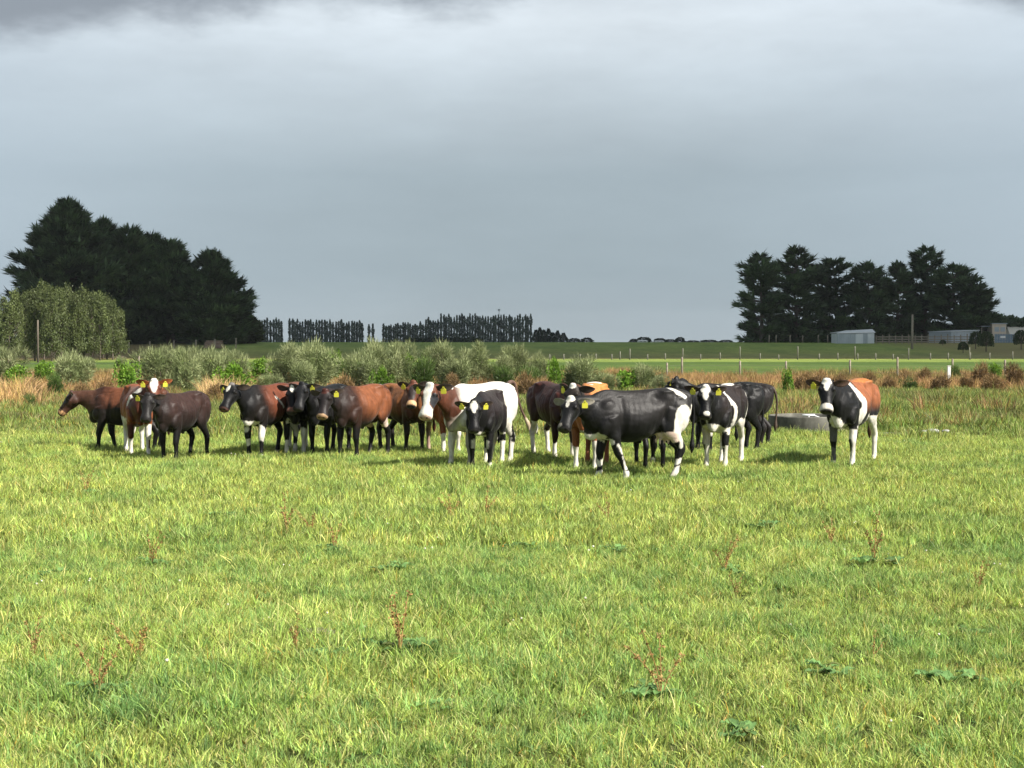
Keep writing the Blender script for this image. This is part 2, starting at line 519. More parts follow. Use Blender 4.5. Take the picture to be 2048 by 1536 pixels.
    if 'head' in sp:
        hm = (ss(-.12, .04, H[:, 0]) * (np.abs(H[:, 1]) < .17) * (H[:, 2] > -.22))[:, None] * (tn > .2)[:, None]
        col = col * (1 - hm) + np.array(sp['head']) * hm
    n1 = wob(P, 16, idx * 3 + 1); n2 = wob(P, 42, idx * 3 + 2)
    rag = .52 * n1 + .40 * n2 + .38 * wob(P, 80, idx * 3 + 7)
    def put(mask, c):
        nonlocal col
        m_ = np.clip(mask, 0, 1)[:, None]; col = col * (1 - m_) + np.array(c) * m_
    leg = np.where(P[:, 0] > 0, np.where(P[:, 1] > 0, 0, 1), np.where(P[:, 1] > 0, 2, 3))
    if 'legs' in sp:          # darker or lighter legs than the body
        put(ss(.78, .5, P[:, 2] + .05 * rag) * (1 - ishead), sp['legs'])
    for q in sp.get('patch', []):
        kind, c = q[0], q[1]
        if kind == 'e':       # ellipse in the side view: centre x,z radii, side
            _, _, cx, cz, rx, rz, sd = q
            dd = np.sqrt(((P[:, 0] - cx) / rx) ** 2 + ((P[:, 2] - cz) / rz) ** 2) + .16 * rag
            w = ss(1.04, .96, dd)
        elif kind == 's':     # stripe between two points
            _, _, ax, az, bx, bz, rad, sd = q
            ab = np.array((bx - ax, bz - az)); t = np.clip(((P[:, 0] - ax) * ab[0] + (P[:, 2] - az) * ab[1]) / ab.dot(ab), 0, 1)
            dd = np.hypot(P[:, 0] - ax - t * ab[0], P[:, 2] - az - t * ab[1]) + .035 * rag
            w = ss(rad + .006, rad - .006, dd)
        elif kind == 'b':     # belly up to z between x0,x1
            _, _, x0, x1, zz, sd = q
            w = ss(zz + .008, zz - .008, P[:, 2] + .05 * rag) * ss(x0 - .01, x0 + .01, P[:, 0] + .05 * rag) * ss(x1 + .01, x1 - .01, P[:, 0] + .05 * rag) * (P[:, 2] > .40)
        elif kind == 'f':     # chest front seen head on: y,z
            _, _, cy, cz, ry, rz, sd = q
            dd = np.sqrt(((P[:, 1] - cy) / ry) ** 2 + ((P[:, 2] - cz) / rz) ** 2) + .2 * rag
            w = ss(1.04, .96, dd) * (P[:, 0] > .52)
        if sd: w = w * (P[:, 1] * sd > -.02)
        put(w * (1 - ishead), c)
    for q in sp.get('sock_or_shade', []):      # (leg or None, colour, z0, z1)
        li, c, z0, z1 = q[:4]
        w = ss(z1 + .006, z1 - .006, P[:, 2] + .035 * rag) * ss(z0 - .006, z0 + .006, P[:, 2] + .035 * rag)
        if len(q) > 4: w = w * ss(-.02, .02, (P[:, 1] - np.sign(P[:, 1]) * .15) * q[4] + .02 * rag)
        if li is not None: w = w * (leg == li)
        put(w, c)
    for q in sp.get('face', []):      # (colour, hx, hy, rx, ry, zmin)
        c, hx, hyy, rx, ry, zm = q
        dd = np.sqrt(((H[:, 0] - hx) / rx) ** 2 + ((H[:, 1] - hyy) / ry) ** 2) + .16 * rag
        put(ss(1.05, .95, dd) * ss(zm - .015, zm + .015, H[:, 2]) * ishead, c)
    if 'muzzle' in sp:
        dd = np.abs(H[:, 0] - .455) / .05
        put(ss(1.15, .8, dd + .12 * rag) * ishead, sp['muzzle'])
    put(ss(.485, .505, H[:, 0] + .004 * rag) * ishead * (H[:, 2] > -.055), sp.get('nose', (.035, .030, .030)))
    for s in (1, -1):
        dd = np.sqrt(((H[:, 0] - .508) / .022) ** 2 + ((H[:, 1] - .034 * s) / .016) ** 2 + ((H[:, 2] - .0) / .02) ** 2)
        put(ss(1.1, .8, dd) * ishead, (.006, .004, .004))
        dd = np.sqrt(((H[:, 0] - .148) / .034) ** 2 + ((H[:, 1] - .105 * s) / .04) ** 2 + ((H[:, 2] - .030) / .024) ** 2)
        put(ss(1.1, .9, dd) * ishead * .7, (.012, .009, .008))
    put(ss(-.072, -.066, -np.abs(H[:, 2] + .062) - .062) * ss(.40, .44, H[:, 0]) * ishead, (.02, .015, .014))
    dirt = ss(.15, .9, wob(P, 22, idx + 70) * .7 + .5 * wob(P, 55, idx + 71)) * ss(.72, .35, P[:, 2]) * .45 + .10 * ss(.3, .8, wob(P, 9, idx + 72))
    col = col * (1 - dirt[:, None]) + np.minimum(col, np.array((.20, .155, .10)) + .2 * col) * dirt[:, None]
    put(ss(.062, .052, P[:, 2]), (.05, .042, .034))      # hooves
    # ---- ears, tail, eyes joined into the same mesh
    eV, eF, eC, en = [P], [], [col], len(P)
    triF = []
    midx = [np.zeros(len(quads), int)]
    def join(V_, F_, c_, mat=0):
        nonlocal en
        eV.append(np.asarray(V_)); eC.append(np.tile(np.array(c_, float), (len(V_), 1)) if np.ndim(c_) == 1 else c_)
        for f in F_:
            eF.append(tuple(i + en for i in f)); triF.append(mat)
        en += len(V_)
    earc = sp.get('ear', sp.get('head', sp.get('neck', BK)))
    tags = []
    for s in (1, -1):
        droop = sp.get('droop', -.10) + r.uniform(-.12, .10)
        A = np.array((-.22 + r.uniform(-.1, .1), .95 * s, droop)); A /= np.linalg.norm(A)
        N = np.array((.62, 0, .55)); N -= A * N.dot(A); N /= np.linalg.norm(N)
        U = np.cross(N, A); U /= np.linalg.norm(U)
        base = np.array((.035, .060 * s, .035))
        rg = []
        for t, w, th in ((-.03, .026, .020), (.03, .032, .018), (.07, .050, .014), (.115, .058, .011), (.16, .050, .009), (.20, .030, .007), (.222, .010, .004)):
            cc = base + A * t + N * (-.25 * (t - .1) ** 2 * 8)
            a = np.linspace(0, 2 * math.pi, 14, endpoint=False)
            cup = .022 * (np.cos(a) ** 2) * (w / .058)
            rg.append(cc + np.outer(np.cos(a) * w, U) + np.outer(np.sin(a) * th + cup, N))
        v, f = rings_mesh(rg)
        front = (np.tile(np.sin(np.linspace(0, 2 * math.pi, 14, endpoint=False)), 7) > .2)
        cc = np.tile(np.array(earc, float), (len(v), 1))
        inner = np.array(sp.get('earin', tuple(.6 * np.array(earc) + .4 * np.array((.10, .07, .055)))))
        cc[:98][front] = inner
        join(toW(v), f, cc)
        if (s == 1 and sp.get('tags', 3) & 1) or (s == -1 and sp.get('tags', 3) & 2):
            tags.append((base + A * .105, A, N, U, s))
        # eye
        v, f = ellipsoid((.148, .098 * s, .030), (.022, .016, .018), 10, 7); join(toW(v), f, BK, 1)
    tl = sp.get('tail', [(-.70, 0, 1.235), (-.80, 0, 1.225), (-.865, 0, 1.13), (-.90, .0, .95), (-.895, .01, .75), (-.88, .015, .58), (-.875, .02, .46), (-.87, .02, .36)])
    v, f = tube(tl, [.030, .034, .026, .020, .017, .022, .038, .006], 10, k=4)
    tcx = np.tile(np.array(sp.get('tailc', earc), float), (len(v), 1))
    if 'switch' in sp:
        tcx = np.where((v[:, 2] < .72)[:, None], np.array(sp['switch']), tcx)
    join(v, f, tcx)
    # assemble
    V = np.vstack(eV); C = np.vstack(eC)
    faces = quads.tolist() + eF
    me = bpy.data.meshes.new('cow'); me.from_pydata(V.tolist(), [], faces); me.update()
    me.materials.append(M_COAT); me.materials.append(M_EYE)
    mi = np.concatenate([np.zeros(len(quads), np.int32), np.array(triF, np.int32)])
    me.polygons.foreach_set('material_index', mi)
    me.polygons.foreach_set('use_smooth', np.ones(len(me.polygons), bool))
    at = me.attributes.new('coat', 'FLOAT_COLOR', 'POINT')
    c4 = np.ones((len(V), 4), np.float32); c4[:, :3] = np.clip(C, 0, 1); at.data.foreach_set('color', c4.ravel())
    loc = G(sp['px'], row=sp['gy'])
    hs = sp['h']
    root = empty('cow', loc, D(sp['hd']), hs)
    tag(root, sp['label'], 'cow', 'young dairy cows standing in a loose line across the pasture')
    bo = link('body', me, root)
    for base, A, N, U, s in tags:
        # a round-shouldered tag hanging from the ear
        c0 = base + N * .026 + U * (-.0)
        down = toW(np.array((0, 0, 0))) * 0
        wdown = np.array((0, 0, -1.0)); n_ = (N[0] * Xh + N[1] * Yh + N[2] * Zh)
        wdown -= n_ * wdown.dot(n_); wdown /= np.linalg.norm(wdown); wl = np.cross(n_, wdown)
        cW = toW(c0)
        SCT = 1.1; outl = [(-.012, -.016), (.012, -.016), (.016, .004), (.036, .018), (.038, .070), (.030, .080), (-.030, .080), (-.038, .070), (-.036, .018), (-.016, .004)]
        outl = [(a * SCT, b_ * SCT) for a, b_ in outl]; vv = [cW + wl * a + wdown * b_ + n_ * th for th in (-.003, .003) for a, b_ in outl]
        k_ = len(outl)
        ff = [tuple(range(k_))[::-1], tuple(range(k_, 2 * k_))] + [(i, (i + 1) % k_, k_ + (i + 1) % k_, k_ + i) for i in range(k_)]
        mb = MB(); mb.add(vv, ff, 0)
        bv, bf = ellipsoid((0, 0, 0), (.008, .008, .006), 8, 5)
        mb.add([cW + wl * q[0] + wdown * q[1] + n_ * (q[2] + .004) for q in bv], bf, 1)
        mb.build('ear_tag', [M_TAG, M_TAGK], root)
    return root

def mixc(a, b_, t):
    return np.array(a) * (1 - t[:, None]) + np.array(b_) * t[:, None]

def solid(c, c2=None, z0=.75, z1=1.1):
    """c low, c2 high on the body"""
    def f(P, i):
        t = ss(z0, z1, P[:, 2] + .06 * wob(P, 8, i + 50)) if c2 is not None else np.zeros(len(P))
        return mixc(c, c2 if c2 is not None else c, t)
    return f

def barrel(c, c2, x0=-.05, z0=1.0, rx=.55, rz=.36):
    """dark points with a redder barrel"""
    def f(P, i):
        d = np.sqrt(((P[:, 0] - x0) / rx) ** 2 + ((P[:, 2] - z0) / rz) ** 2) + .10 * wob(P, 7, i + 60)
        return mixc(c, c2, ss(1.15, .55, d))
    return f

SOCKS = [(None, WH, 0, .34)]
COWS = [
 dict(px=256, gy=902, hd=166, h=0.963, nyaw=10, npitch=4, hyaw=22, hpitch=50, nlen=0.46, coat=barrel(DB, (.12, .042, .020), -.2, 1.2, .75, .45), neck=(.070, .032, .02), head=(.05, .022, .015), legs=BK,
      face=[((.02, .014, .012), .16, 0, .14, .10, -.02)], muzzle=(.30, .17, .08), tags=0, feet=[.10, -.12, 0, .05],
      patch=[('e', RB, -.35, 1.30, .45, .10, 0), ('e', CH, .1, .68, .9, .22, 0)],
      label='dark brown cow with a black face, side on at the left end of the herd'),
 dict(px=273, gy=911, hd=289, h=0.983, nyaw=42, npitch=38, hyaw=-8, hpitch=58, coat=solid(RB), neck=MH, head=(.11, .035, .02), ear=(.04, .02, .015), earin=RB,
      face=[(WH, .07, 0, .20, .060, .0)], patch=[('s', WH, .74, 1.25, .42, .96, .065, -1), ('s', WH, .42, .96, .30, .72, .045, -1), ('b', WH, -.6, .5, .72, 0), ('f', MH, 0, .9, .2, .25, 0)],
      sock_or_shade=[(None, WH, .0, .60), (0, MH, .18, .34, 1), (1, MH, .36, .62)], feet=[.06, -.04, .0, .05], switch=WH,
      label='red brown and white cow with a white forehead, standing behind the black brown cow'),
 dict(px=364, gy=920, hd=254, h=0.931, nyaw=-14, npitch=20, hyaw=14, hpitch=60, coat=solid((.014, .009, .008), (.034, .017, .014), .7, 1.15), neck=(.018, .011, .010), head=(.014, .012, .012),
      tags=2, feet=[.04, -.06, -.05, .05], legs=BK, tailc=(.05, .015, .01),
      label='plain black brown cow with one yellow tag, right of the cow with a white forehead'),
 dict(px=538, gy=914, hd=249, h=1.004, nyaw=-10, npitch=21, hyaw=-4, hpitch=46, coat=barrel(CH, (.12, .036, .018), -.12, 1.05, .6, .42), neck=BK, head=BK, legs=BK,
      face=[(WH, .06, -.02, .12, .035, .03), (GY, .0, 0, .04, .05, .04)], nose=(.12, .06, .05), tags=2,
      patch=[('s', WH, .10, 1.08, -.06, .90, .030, 1), ('b', WH, -.35, .30, .60, 0), ('s', WH, -.52, .62, -.74, .95, .06, 1), ('f', WH, .0, .60, .14, .09, 0), ('s', WH, .66, .64, .56, .52, .045, 0)],
      sock_or_shade=[(0, WH, .33, .52), (1, WH, .24, .36), (2, WH, .10, .22), (2, WH, .34, .60, 1), (None, WH, .04, .09)], feet=[.05, -.05, -.04, .08],
      label='black fronted cow with a reddish flank marked by a short white dash'),
 dict(px=592, gy=907, hd=276, h=1.004, nyaw=0, npitch=18, hyaw=-8, hpitch=62, coat=barrel(BK, (.20, .07, .03), -.1, 1.0, .6, .4), neck=BK, head=BK,
      face=[(WH, .06, 0, .075, .045, .03), ((.16, .07, .05), .47, 0, .05, .07, -.01)], sock_or_shade=[(None, WH, 0, .50), (1, BK, .30, .60)], tags=1, feet=[0, .05, 0, 0],
      patch=[('f', WH, -.12, .60, .05, .10, 0)],
      label='black faced cow with a square white star, behind the cow with the white dash'),
 dict(px=658, gy=909, hd=256, h=0.983, nyaw=-14, npitch=28, hyaw=-4, hpitch=58, coat=solid(BK), neck=BK, head=(.010, .010, .011), tags=1, feet=[.02, -.03, 0, .05],
      label='all black cow with a pale ear tag, half hidden behind the reddish brown cow'),
 dict(px=724, gy=915, hd=247, h=1.004, nyaw=-14, npitch=12, hyaw=10, hpitch=58, coat=barrel(DB, (.17, .058, .024), -.15, 1.08, .62, .46), neck=(.022, .014, .012), head=(.016, .012, .012), legs=BK,
      nose=(.30, .18, .10), face=[(TN, .49, 0, .03, .09, -.2), ((.05, .014, .01), .02, 0, .07, .06, .05)], tags=1, feet=[-.02, .04, -.07, .06], patch=[('e', WH, -.62, 1.32, .05, .025, 0), ('e', PK, -.52, .62, .10, .09, 0)],
      label='reddish brown cow with dark head and tan muzzle, in front of the all black cow'),
 dict(px=803, gy=902, hd=303, h=0.983, nyaw=-42, npitch=30, hyaw=-42, hpitch=54, coat=barrel((.05, .02, .012), (.22, .085, .03), 0, 1.08, .7, .40), neck=(.19, .075, .03), head=(.10, .035, .02), legs=(.014, .011, .010), ear=BK,
      face=[((.03, .022, .02), .24, 0, .16, .055, .02), ((.22, .10, .04), .10, .07, .08, .03, 0)], muzzle=(.52, .34, .18), tags=2, feet=[.05, -.05, 0, .05],
      label='golden brown cow with head held high and pale muzzle ring'),
 dict(px=960, gy=935, hd=236, h=1.066, nyaw=-8, npitch=17, hyaw=14, hpitch=56, hs=1.06, nlen=0.5, coat=solid(WH), neck=(.075, .026, .014), head=(.09, .03, .016), ear=BK,
      face=[(WH, .10, 0, .34, .050, -.02), (WH, .44, 0, .12, .12, -.2), ((.03, .03, .035), .24, .085, .10, .045, -.06)], nose=(.45, .30, .24),
      patch=[('e', (.07, .024, .013), .80, 1.04, .10, .22, 0), ('s', WH, .36, 1.34, .78, 1.30, .065, 0), ('e', BK, -.62, 1.315, .07, .03, 0), ('e', (.03, .03, .03), .0, 1.12, .05, .03, 1), ('s', BK, -.60, .62, -.66, .40, .05, 1)],
      sock_or_shade=[(0, (.30, .27, .24), .0, .60), (2, BK, .14, .42, -1)], feet=[-.02, .06, .02, .16],  # grey of the front left leg is shade painted into the coat
      tail=[(-.76, 0, 1.27), (-.84, 0, 1.30), (-.93, .01, 1.27), (-1.0, .03, 1.05), (-1.04, .06, .88), (-1.09, .10, .74), (-1.13, .14, .62), (-1.14, .15, .52)], tailc=(.10, .06, .045), switch=(.45, .36, .25),
      label='mostly white cow with a brown neck, broad white blaze and swung out tail'),
 dict(px=888, gy=907, hd=287, h=0.952, nyaw=14, npitch=-8, hyaw=-6, hpitch=60, coat=solid(RB, (.18, .07, .03)), neck=MH, head=MH, legs=WH, patch=[('b', WH, -.5, .3, .62, 0), ('f', MH, 0, .8, .2, .2, 0)], sock_or_shade=[(1, RB, .42, .75), (3, (.25, .17, .13), 0, .6)],
      feet=[0, .03, .02, -.03], tags=0,
      label='red brown cow on white legs, its head hidden behind the face with the broad blaze'),
 dict(px=974, gy=937, hd=259, h=0.975, nyaw=2, npitch=2, hyaw=14, hpitch=62, coat=solid(BK, (.018, .013, .013)), neck=BK, head=BK, ear=BK,
      face=[(WH, .09, 0, .085, .050, .03), (WH, .14, 0, .07, .028, .03)], patch=[('b', WH, -.55, .45, .58, 0), ('f', WH, 0, .60, .10, .06, 0)], sock_or_shade=[(0, WH, .34, .5, -1), (1, WH, .36, .5, 1), (2, WH, 0, .42), (3, WH, 0, .30), (0, WH, .04, .14), (2, BK, .42, .55)],
      feet=[.02, -.06, .12, .0], droop=-.3,
      label='small black cow with a white heart shaped star, in front of the mostly white cow'),
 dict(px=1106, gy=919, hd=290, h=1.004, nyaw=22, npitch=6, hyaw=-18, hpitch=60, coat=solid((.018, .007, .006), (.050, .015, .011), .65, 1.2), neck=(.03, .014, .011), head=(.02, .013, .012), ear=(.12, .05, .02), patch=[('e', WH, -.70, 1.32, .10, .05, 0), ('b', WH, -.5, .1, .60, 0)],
      sock_or_shade=[(0, WH, 0, .30), (1, WH, 0, .30), (3, (.5, .46, .40), 0, .55), (2, WH, 0, .45)], feet=[.05, -.04, 0, .06], tags=2, switch=WH,
      label='dark maroon cow with white socks, left of the orange tan cow'),
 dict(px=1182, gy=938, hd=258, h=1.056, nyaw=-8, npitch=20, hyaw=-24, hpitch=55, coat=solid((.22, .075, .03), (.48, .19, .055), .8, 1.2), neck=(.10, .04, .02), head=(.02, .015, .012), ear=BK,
      patch=[('e', WH, -.30, 1.33, .10, .035, 0), ('s', WH, -.60, 1.32, -.80, 1.15, .05, 1), ('e', WH, .05, 1.31, .08, .03, 0), ('f', (.30, .10, .04), .0, .72, .12, .12, 0), ('f', WH, 0, .58, .07, .05, 0)], face=[(WH, .02, 0, .05, .05, .04)],
      sock_or_shade=[(0, WH, 0, .55), (1, WH, 0, .36), (0, RB, .46, .60)], feet=[.04, -.02, 0, 0], tags=2,
      label='orange tan cow with white back patches, seen over the neck of the large black cow'),
 dict(px=1276, gy=960, hd=201, h=1.035, nyaw=12, npitch=4, hyaw=42, hpitch=48, nlen=0.4, coat=solid(BK, (.014, .012, .012)), neck=BK, head=BK, udder=True, hs=1.02,
      face=[(WH, .03, .0, .055, .06, .04), (WH, .13, -.01, .05, .022, .05), ((.30, .26, .22), .47, -.04, .03, .03, 0)], earin=(.20, .18, .15), tags=1,
      patch=[('s', WH, -.60, .95, -.58, .68, .12, 1), ('s', WH, -.60, .68, -.60, .48, .035, 1), ('s', WH, -.80, 1.05, -.70, .90, .018, 1), ('e', PK, -.40, .60, .18, .09, 0), ('s', WH, -.48, 1.31, -.66, 1.20, .028, 1), ('f', WH, 0, .62, .10, .07, 0), ('s', WH, .66, .66, .5, .56, .03, 0), ('s', WH, .40, .52, .34, .40, .022, 1), ('s', WH, .33, .36, .27, .18, .016, 1)],
      sock_or_shade=[(0, WH, .05, .15), (1, WH, .22, .32), (1, WH, .04, .14), (2, WH, .22, .30), (2, WH, .03, .19, 1), ],
      feet=[-.26, .05, .10, -.10], tail=[(-.70, 0, 1.235), (-.80, 0, 1.225), (-.87, .0, 1.13), (-.90, .0, .95), (-.885, .01, .75), (-.87, .015, .58), (-.865, .02, .46), (-.86, .02, .36)],
      label='large black cow with a white thigh and pink udder, nearest of the herd, side on'),
 dict(px=1452, gy=906, hd=212, h=1.004, nyaw=-18, npitch=30, hyaw=-66, hpitch=30, coat=solid(BK), neck=BK, head=BK, sock_or_shade=[(0, WH, .36, .62, 1), (1, WH, .36, .62, -1)], feet=[0, .05, 0, 0],
      label='black cow looking away with its head raised above the rump of the large black cow'),
 dict(px=1298, gy=942, hd=93, h=0.911, nyaw=0, npitch=-25, hyaw=0, hpitch=60, nlen=.4, coat=solid(BK), neck=BK, head=BK, sock_or_shade=[(1, WH, .03, .16)], feet=[0, .03, 0, 0], tags=0,
      label='black cow whose legs show under the belly of the large black cow'),
 dict(px=1447, gy=935, hd=249, h=1.035, nyaw=-4, npitch=22, hyaw=12, hpitch=62, coat=solid(BK, (.020, .014, .013)), neck=BK, head=BK,
      face=[(WH, .06, 0, .08, .060, .03), (WH, .14, 0, .10, .036, .03), (WH, .46, .02, .035, .04, .0)],
      patch=[('s', WH, .46, 1.30, .22, .98, .055, 1), ('s', WH, .22, .98, .20, .62, .060, 1), ('b', WH, -.7, .55, .64, 0), ('s', WH, -.74, 1.2, -.70, .98, .07, 1), ('s', WH, -.70, .98, -.62, .60, .08, 1), ('e', WH, -.18, 1.33, .20, .045, 0), ('f', WH, -.02, .64, .17, .09, 0), ('s', WH, .80, .78, .62, .52, .03, -1)],
      sock_or_shade=[(None, WH, 0, .42), (2, WH, 0, .75), (3, (.55, .45, .34), .36, .60), (0, BK, .38, .55), (0, BK, .28, .36, -1), (1, (.45, .40, .34), .40, .62), (1, BK, .30, .40, -1)], feet=[.02, -.02, -.02, .08],
      label='black and white cow facing the camera with a long white stripe behind its shoulder'),
 dict(px=1462, gy=893, hd=165, h=0.994, nyaw=0, npitch=-10, hyaw=0, hpitch=55, coat=barrel((.016, .013, .013), (.07, .02, .016), .0, 1.25, .55, .18), neck=DB, head=BK, feet=[0, .05, .03, -.10], tailc=(.06, .04, .03), tags=0,
            label='dark cow with a maroon back, only its hindquarters showing beside the water trough'),
 dict(px=1706, gy=933, hd=241, h=1.076, nyaw=-12, npitch=22, hyaw=16, hpitch=56, coat=solid(BK, (.23, .078, .032), .78, 1.02), neck=(.013, .011, .011), head=BK, ear=(.05, .022, .014),
      face=[(WH, .03, .0, .075, .062, .03), (WH, .10, 0, .10, .035, .03), (WH, .455, .0, .055, .09, -.03)], muzzle=(.55, .50, .44), tags=2, nose=(.03, .025, .025),
      patch=[('e', BK, .62, 1.0, .42, .6, 0), ('e', OR, -.25, 1.33, .5, .07, 0), ('s', WH, .42, 1.32, .20, .98, .070, 1), ('s', WH, .20, .98, .26, .68, .075, 1), ('b', WH, -.8, .50, .62, 0), ('e', WH, -.80, .76, .16, .36, 1), ('e', WH, -.66, .55, .16, .22, 1), ('e', BK, -.72, .98, .018, .06, 1), ('e', WH, -.66, 1.30, .17, .04, 0), ('f', WH, -.04, .66, .13, .13, 0), ('s', BK, .02, .66, -.15, .56, .05, 1), ('e', WH, .03, .74, .018, .05, 1), ('s', WH, .82, .74, .70, .54, .03, 0)],
      sock_or_shade=[(0, WH, .03, .58), (0, BK, .24, .44, -1), (1, (.085, .08, .08), .08, .60), (1, BK, .28, .38), (2, WH, .03, .75), (3, (.10, .075, .06), .28, .60), (3, WH, .05, .30), (None, WH, .05, .09)], feet=[.02, -.02, -.06, .10],  # front right leg is coloured grey for the shade its body throws
      label='black, brown and white cow standing alone to the right of the herd'),
]
COW_LIST = [make_cow(sp, i) for i, sp in enumerate(COWS)]

# ------------------------------------------------------------------ ground
def ground():
    ys = np.concatenate([np.linspace(-12, 5, 18), np.arange(5.3, 62, .35), np.geomspace(62, 175, 60), np.linspace(177, 275, 50), np.geomspace(280, 1480, 40)])
    t = np.linspace(-1, 1, 241)
    U, Yg = np.meshgrid(t, ys)
    half = np.minimum(14 + np.abs(Yg) * .55, 780)
    Xg = U * half * (0.55 + .45 * U ** 2)
    Zg = hgt(Xg, Yg)
    V = np.column_stack([Xg.ravel(), Yg.ravel(), Zg.ravel()])
    n = len(t); i = np.arange(len(ys) - 1)[:, None] * n + np.arange(n - 1)[None, :]
    Fq = np.stack([i, i + 1, i + 1 + n, i + n], -1).reshape(-1, 4)
    m, bb, p, o = new_mat('pasture_ground')
    pos = bb.n('ShaderNodeNewGeometry').outputs['Position']
    sp_ = bb.n('ShaderNodeSeparateXYZ'); bb.l(pos, sp_.inputs[0])
    x, y, z = sp_.outputs
    wv = bb.noise(pos, .05, 3)
    yy = bb.math('ADD', y, bb.math('MULTIPLY', bb.math('SUBTRACT', wv, .5), 14.0))
    yl = bb.math('ADD', bb.math('MULTIPLY', y, .9), bb.math('MULTIPLY', yy, .1))
    fac = bb.math('DIVIDE', yl, 300.0)
    g = [(0, (.060, .075, .022)), (.19, (.070, .095, .026)), (.215, (.20, .15, .055)), (.27, (.19, .15, .055)), (.315, (.080, .115, .030)), (.43, (.085, .13, .032)), (.475, (.060, .10, .024)),
         (.505, (.07, .11, .026)), (.525, (.16, .21, .05)), (.600, (.17, .22, .052)), (.606, (.25, .23, .085)), (.68, (.25, .27, .085)), (.76, (.235, .30, .080)), (1.0, (.20, .28, .07))]
    c = bb.ramp(fac, g)
    # left of the shrubs and around the grove: rougher, browner
    pn = bb.noise(bb.mapping(pos, (1, .35, 1)), .22, 5, .6)
    c = bb.mix(1.0, c, bb.ramp(pn, [(.3, (.74, .80, .78)), (.7, (1.22, 1.15, 1.1))]), 'MULTIPLY')
    fn = bb.noise(pos, 2.2, 5, .65)
    c = bb.mix(1.0, c, bb.ramp(fn, [(.3, .72), (.7, 1.3)]), 'MULTIPLY')
    # brown soil and litter under the left grove and on the slope at the right
    dl = bb.math('ADD', bb.math('MULTIPLY', bb.math('ADD', x, 52.0), .055), bb.math('MULTIPLY', bb.math('SUBTRACT', fn, .5), .5))
    grove = bb.math('MULTIPLY', bb.ramp(bb.math('ADD', bb.math('MULTIPLY', dl, -1.0), .5), [(.0, 0), (.6, 1)]), bb.ramp(bb.math('DIVIDE', yy, 300.0), [(.52, 0), (.60, 1), (.78, 1), (.84, 0)]))
    c = bb.mix(bb.math('MULTIPLY', grove, .8), c, (.20, .13, .075))
    dr = bb.math('MULTIPLY', bb.math('SUBTRACT', x, 56.0), .06)
    slope = bb.math('MULTIPLY', bb.ramp(bb.math('ADD', dr, bb.math('MULTIPLY', bb.math('SUBTRACT', fn, .5), .8)), [(.1, 0), (.8, 1)]), bb.ramp(fac, [(.62, 0), (.66, 1), (.95, 1), (1, .6)]))
    c = bb.mix(bb.math('MULTIPLY', slope, .75), c, (.27, .21, .10))
    bb.l(c, p.inputs['Base Color'])
    p.inputs['Roughness'].default_value = .98; p.inputs['Specular IOR Level'].default_value = .1
    bn = bb.n('ShaderNodeBump'); bn.inputs['Strength'].default_value = .8; bn.inputs['Distance'].default_value = .12
    bb.l(bb.noise(pos, 5, 5, .7), bn.inputs['Height']); bb.l(bn.outputs[0], p.inputs['Normal'])
    me = mk_mesh('ground', V, Fq, m, True)
    tag(link('ground', me), kind='structure')
ground()

# ------------------------------------------------------------------ grass (stuff, instanced tufts)
STOCK = bpy.data.collections.new('grass_stock')     # tuft shapes only, never placed in the scene themselves

def blade_mesh(name, n, rad, hmin, hmax, w, mat, tintf, lean=.5, seed=1, seg=3, head=0.0):
    r = np.random.default_rng(seed)
    V, T, Fq = [], [], []
    k = 0
    for i in range(n):
        a = r.uniform(0, 6.283); q = rad * math.sqrt(r.uniform())
        bx, by = q * math.cos(a), q * math.sin(a)
        h = r.uniform(hmin, hmax); da = a + r.normal() * 1.2; ln = h * lean * r.uniform(.1, 1.3)
        dx, dy = math.cos(da), math.sin(da)
        wa = r.uniform(0, 3.14); wx, wy = math.cos(wa), math.sin(wa)
        c = tintf(r)
        ww = w * r.uniform(.6, 1.3)
        for j in range(seg + 1):
            t = j / seg
            px_, py_, pz_ = bx + dx * ln * t * t, by + dy * ln * t * t, h * (t - .22 * t * t * (ln / h))
            wd = ww * (1 - t ** 1.6) + (.0006 if j == seg else 0)
            if head and j >= seg - 1: wd = ww * head
            V += [(px_ - wx * wd, py_ - wy * wd, pz_), (px_ + wx * wd, py_ + wy * wd, pz_)]
            T += [c, c]
            if j < seg: Fq.append((k + 2 * j, k + 2 * j + 1, k + 2 * j + 3, k + 2 * j + 2))
        k += 2 * (seg + 1)
    me = mk_mesh(name, V, np.array(Fq), mat, False, tint=np.array(T))
    o = bpy.data.objects.new(name, me); STOCK.objects.link(o)
    return o

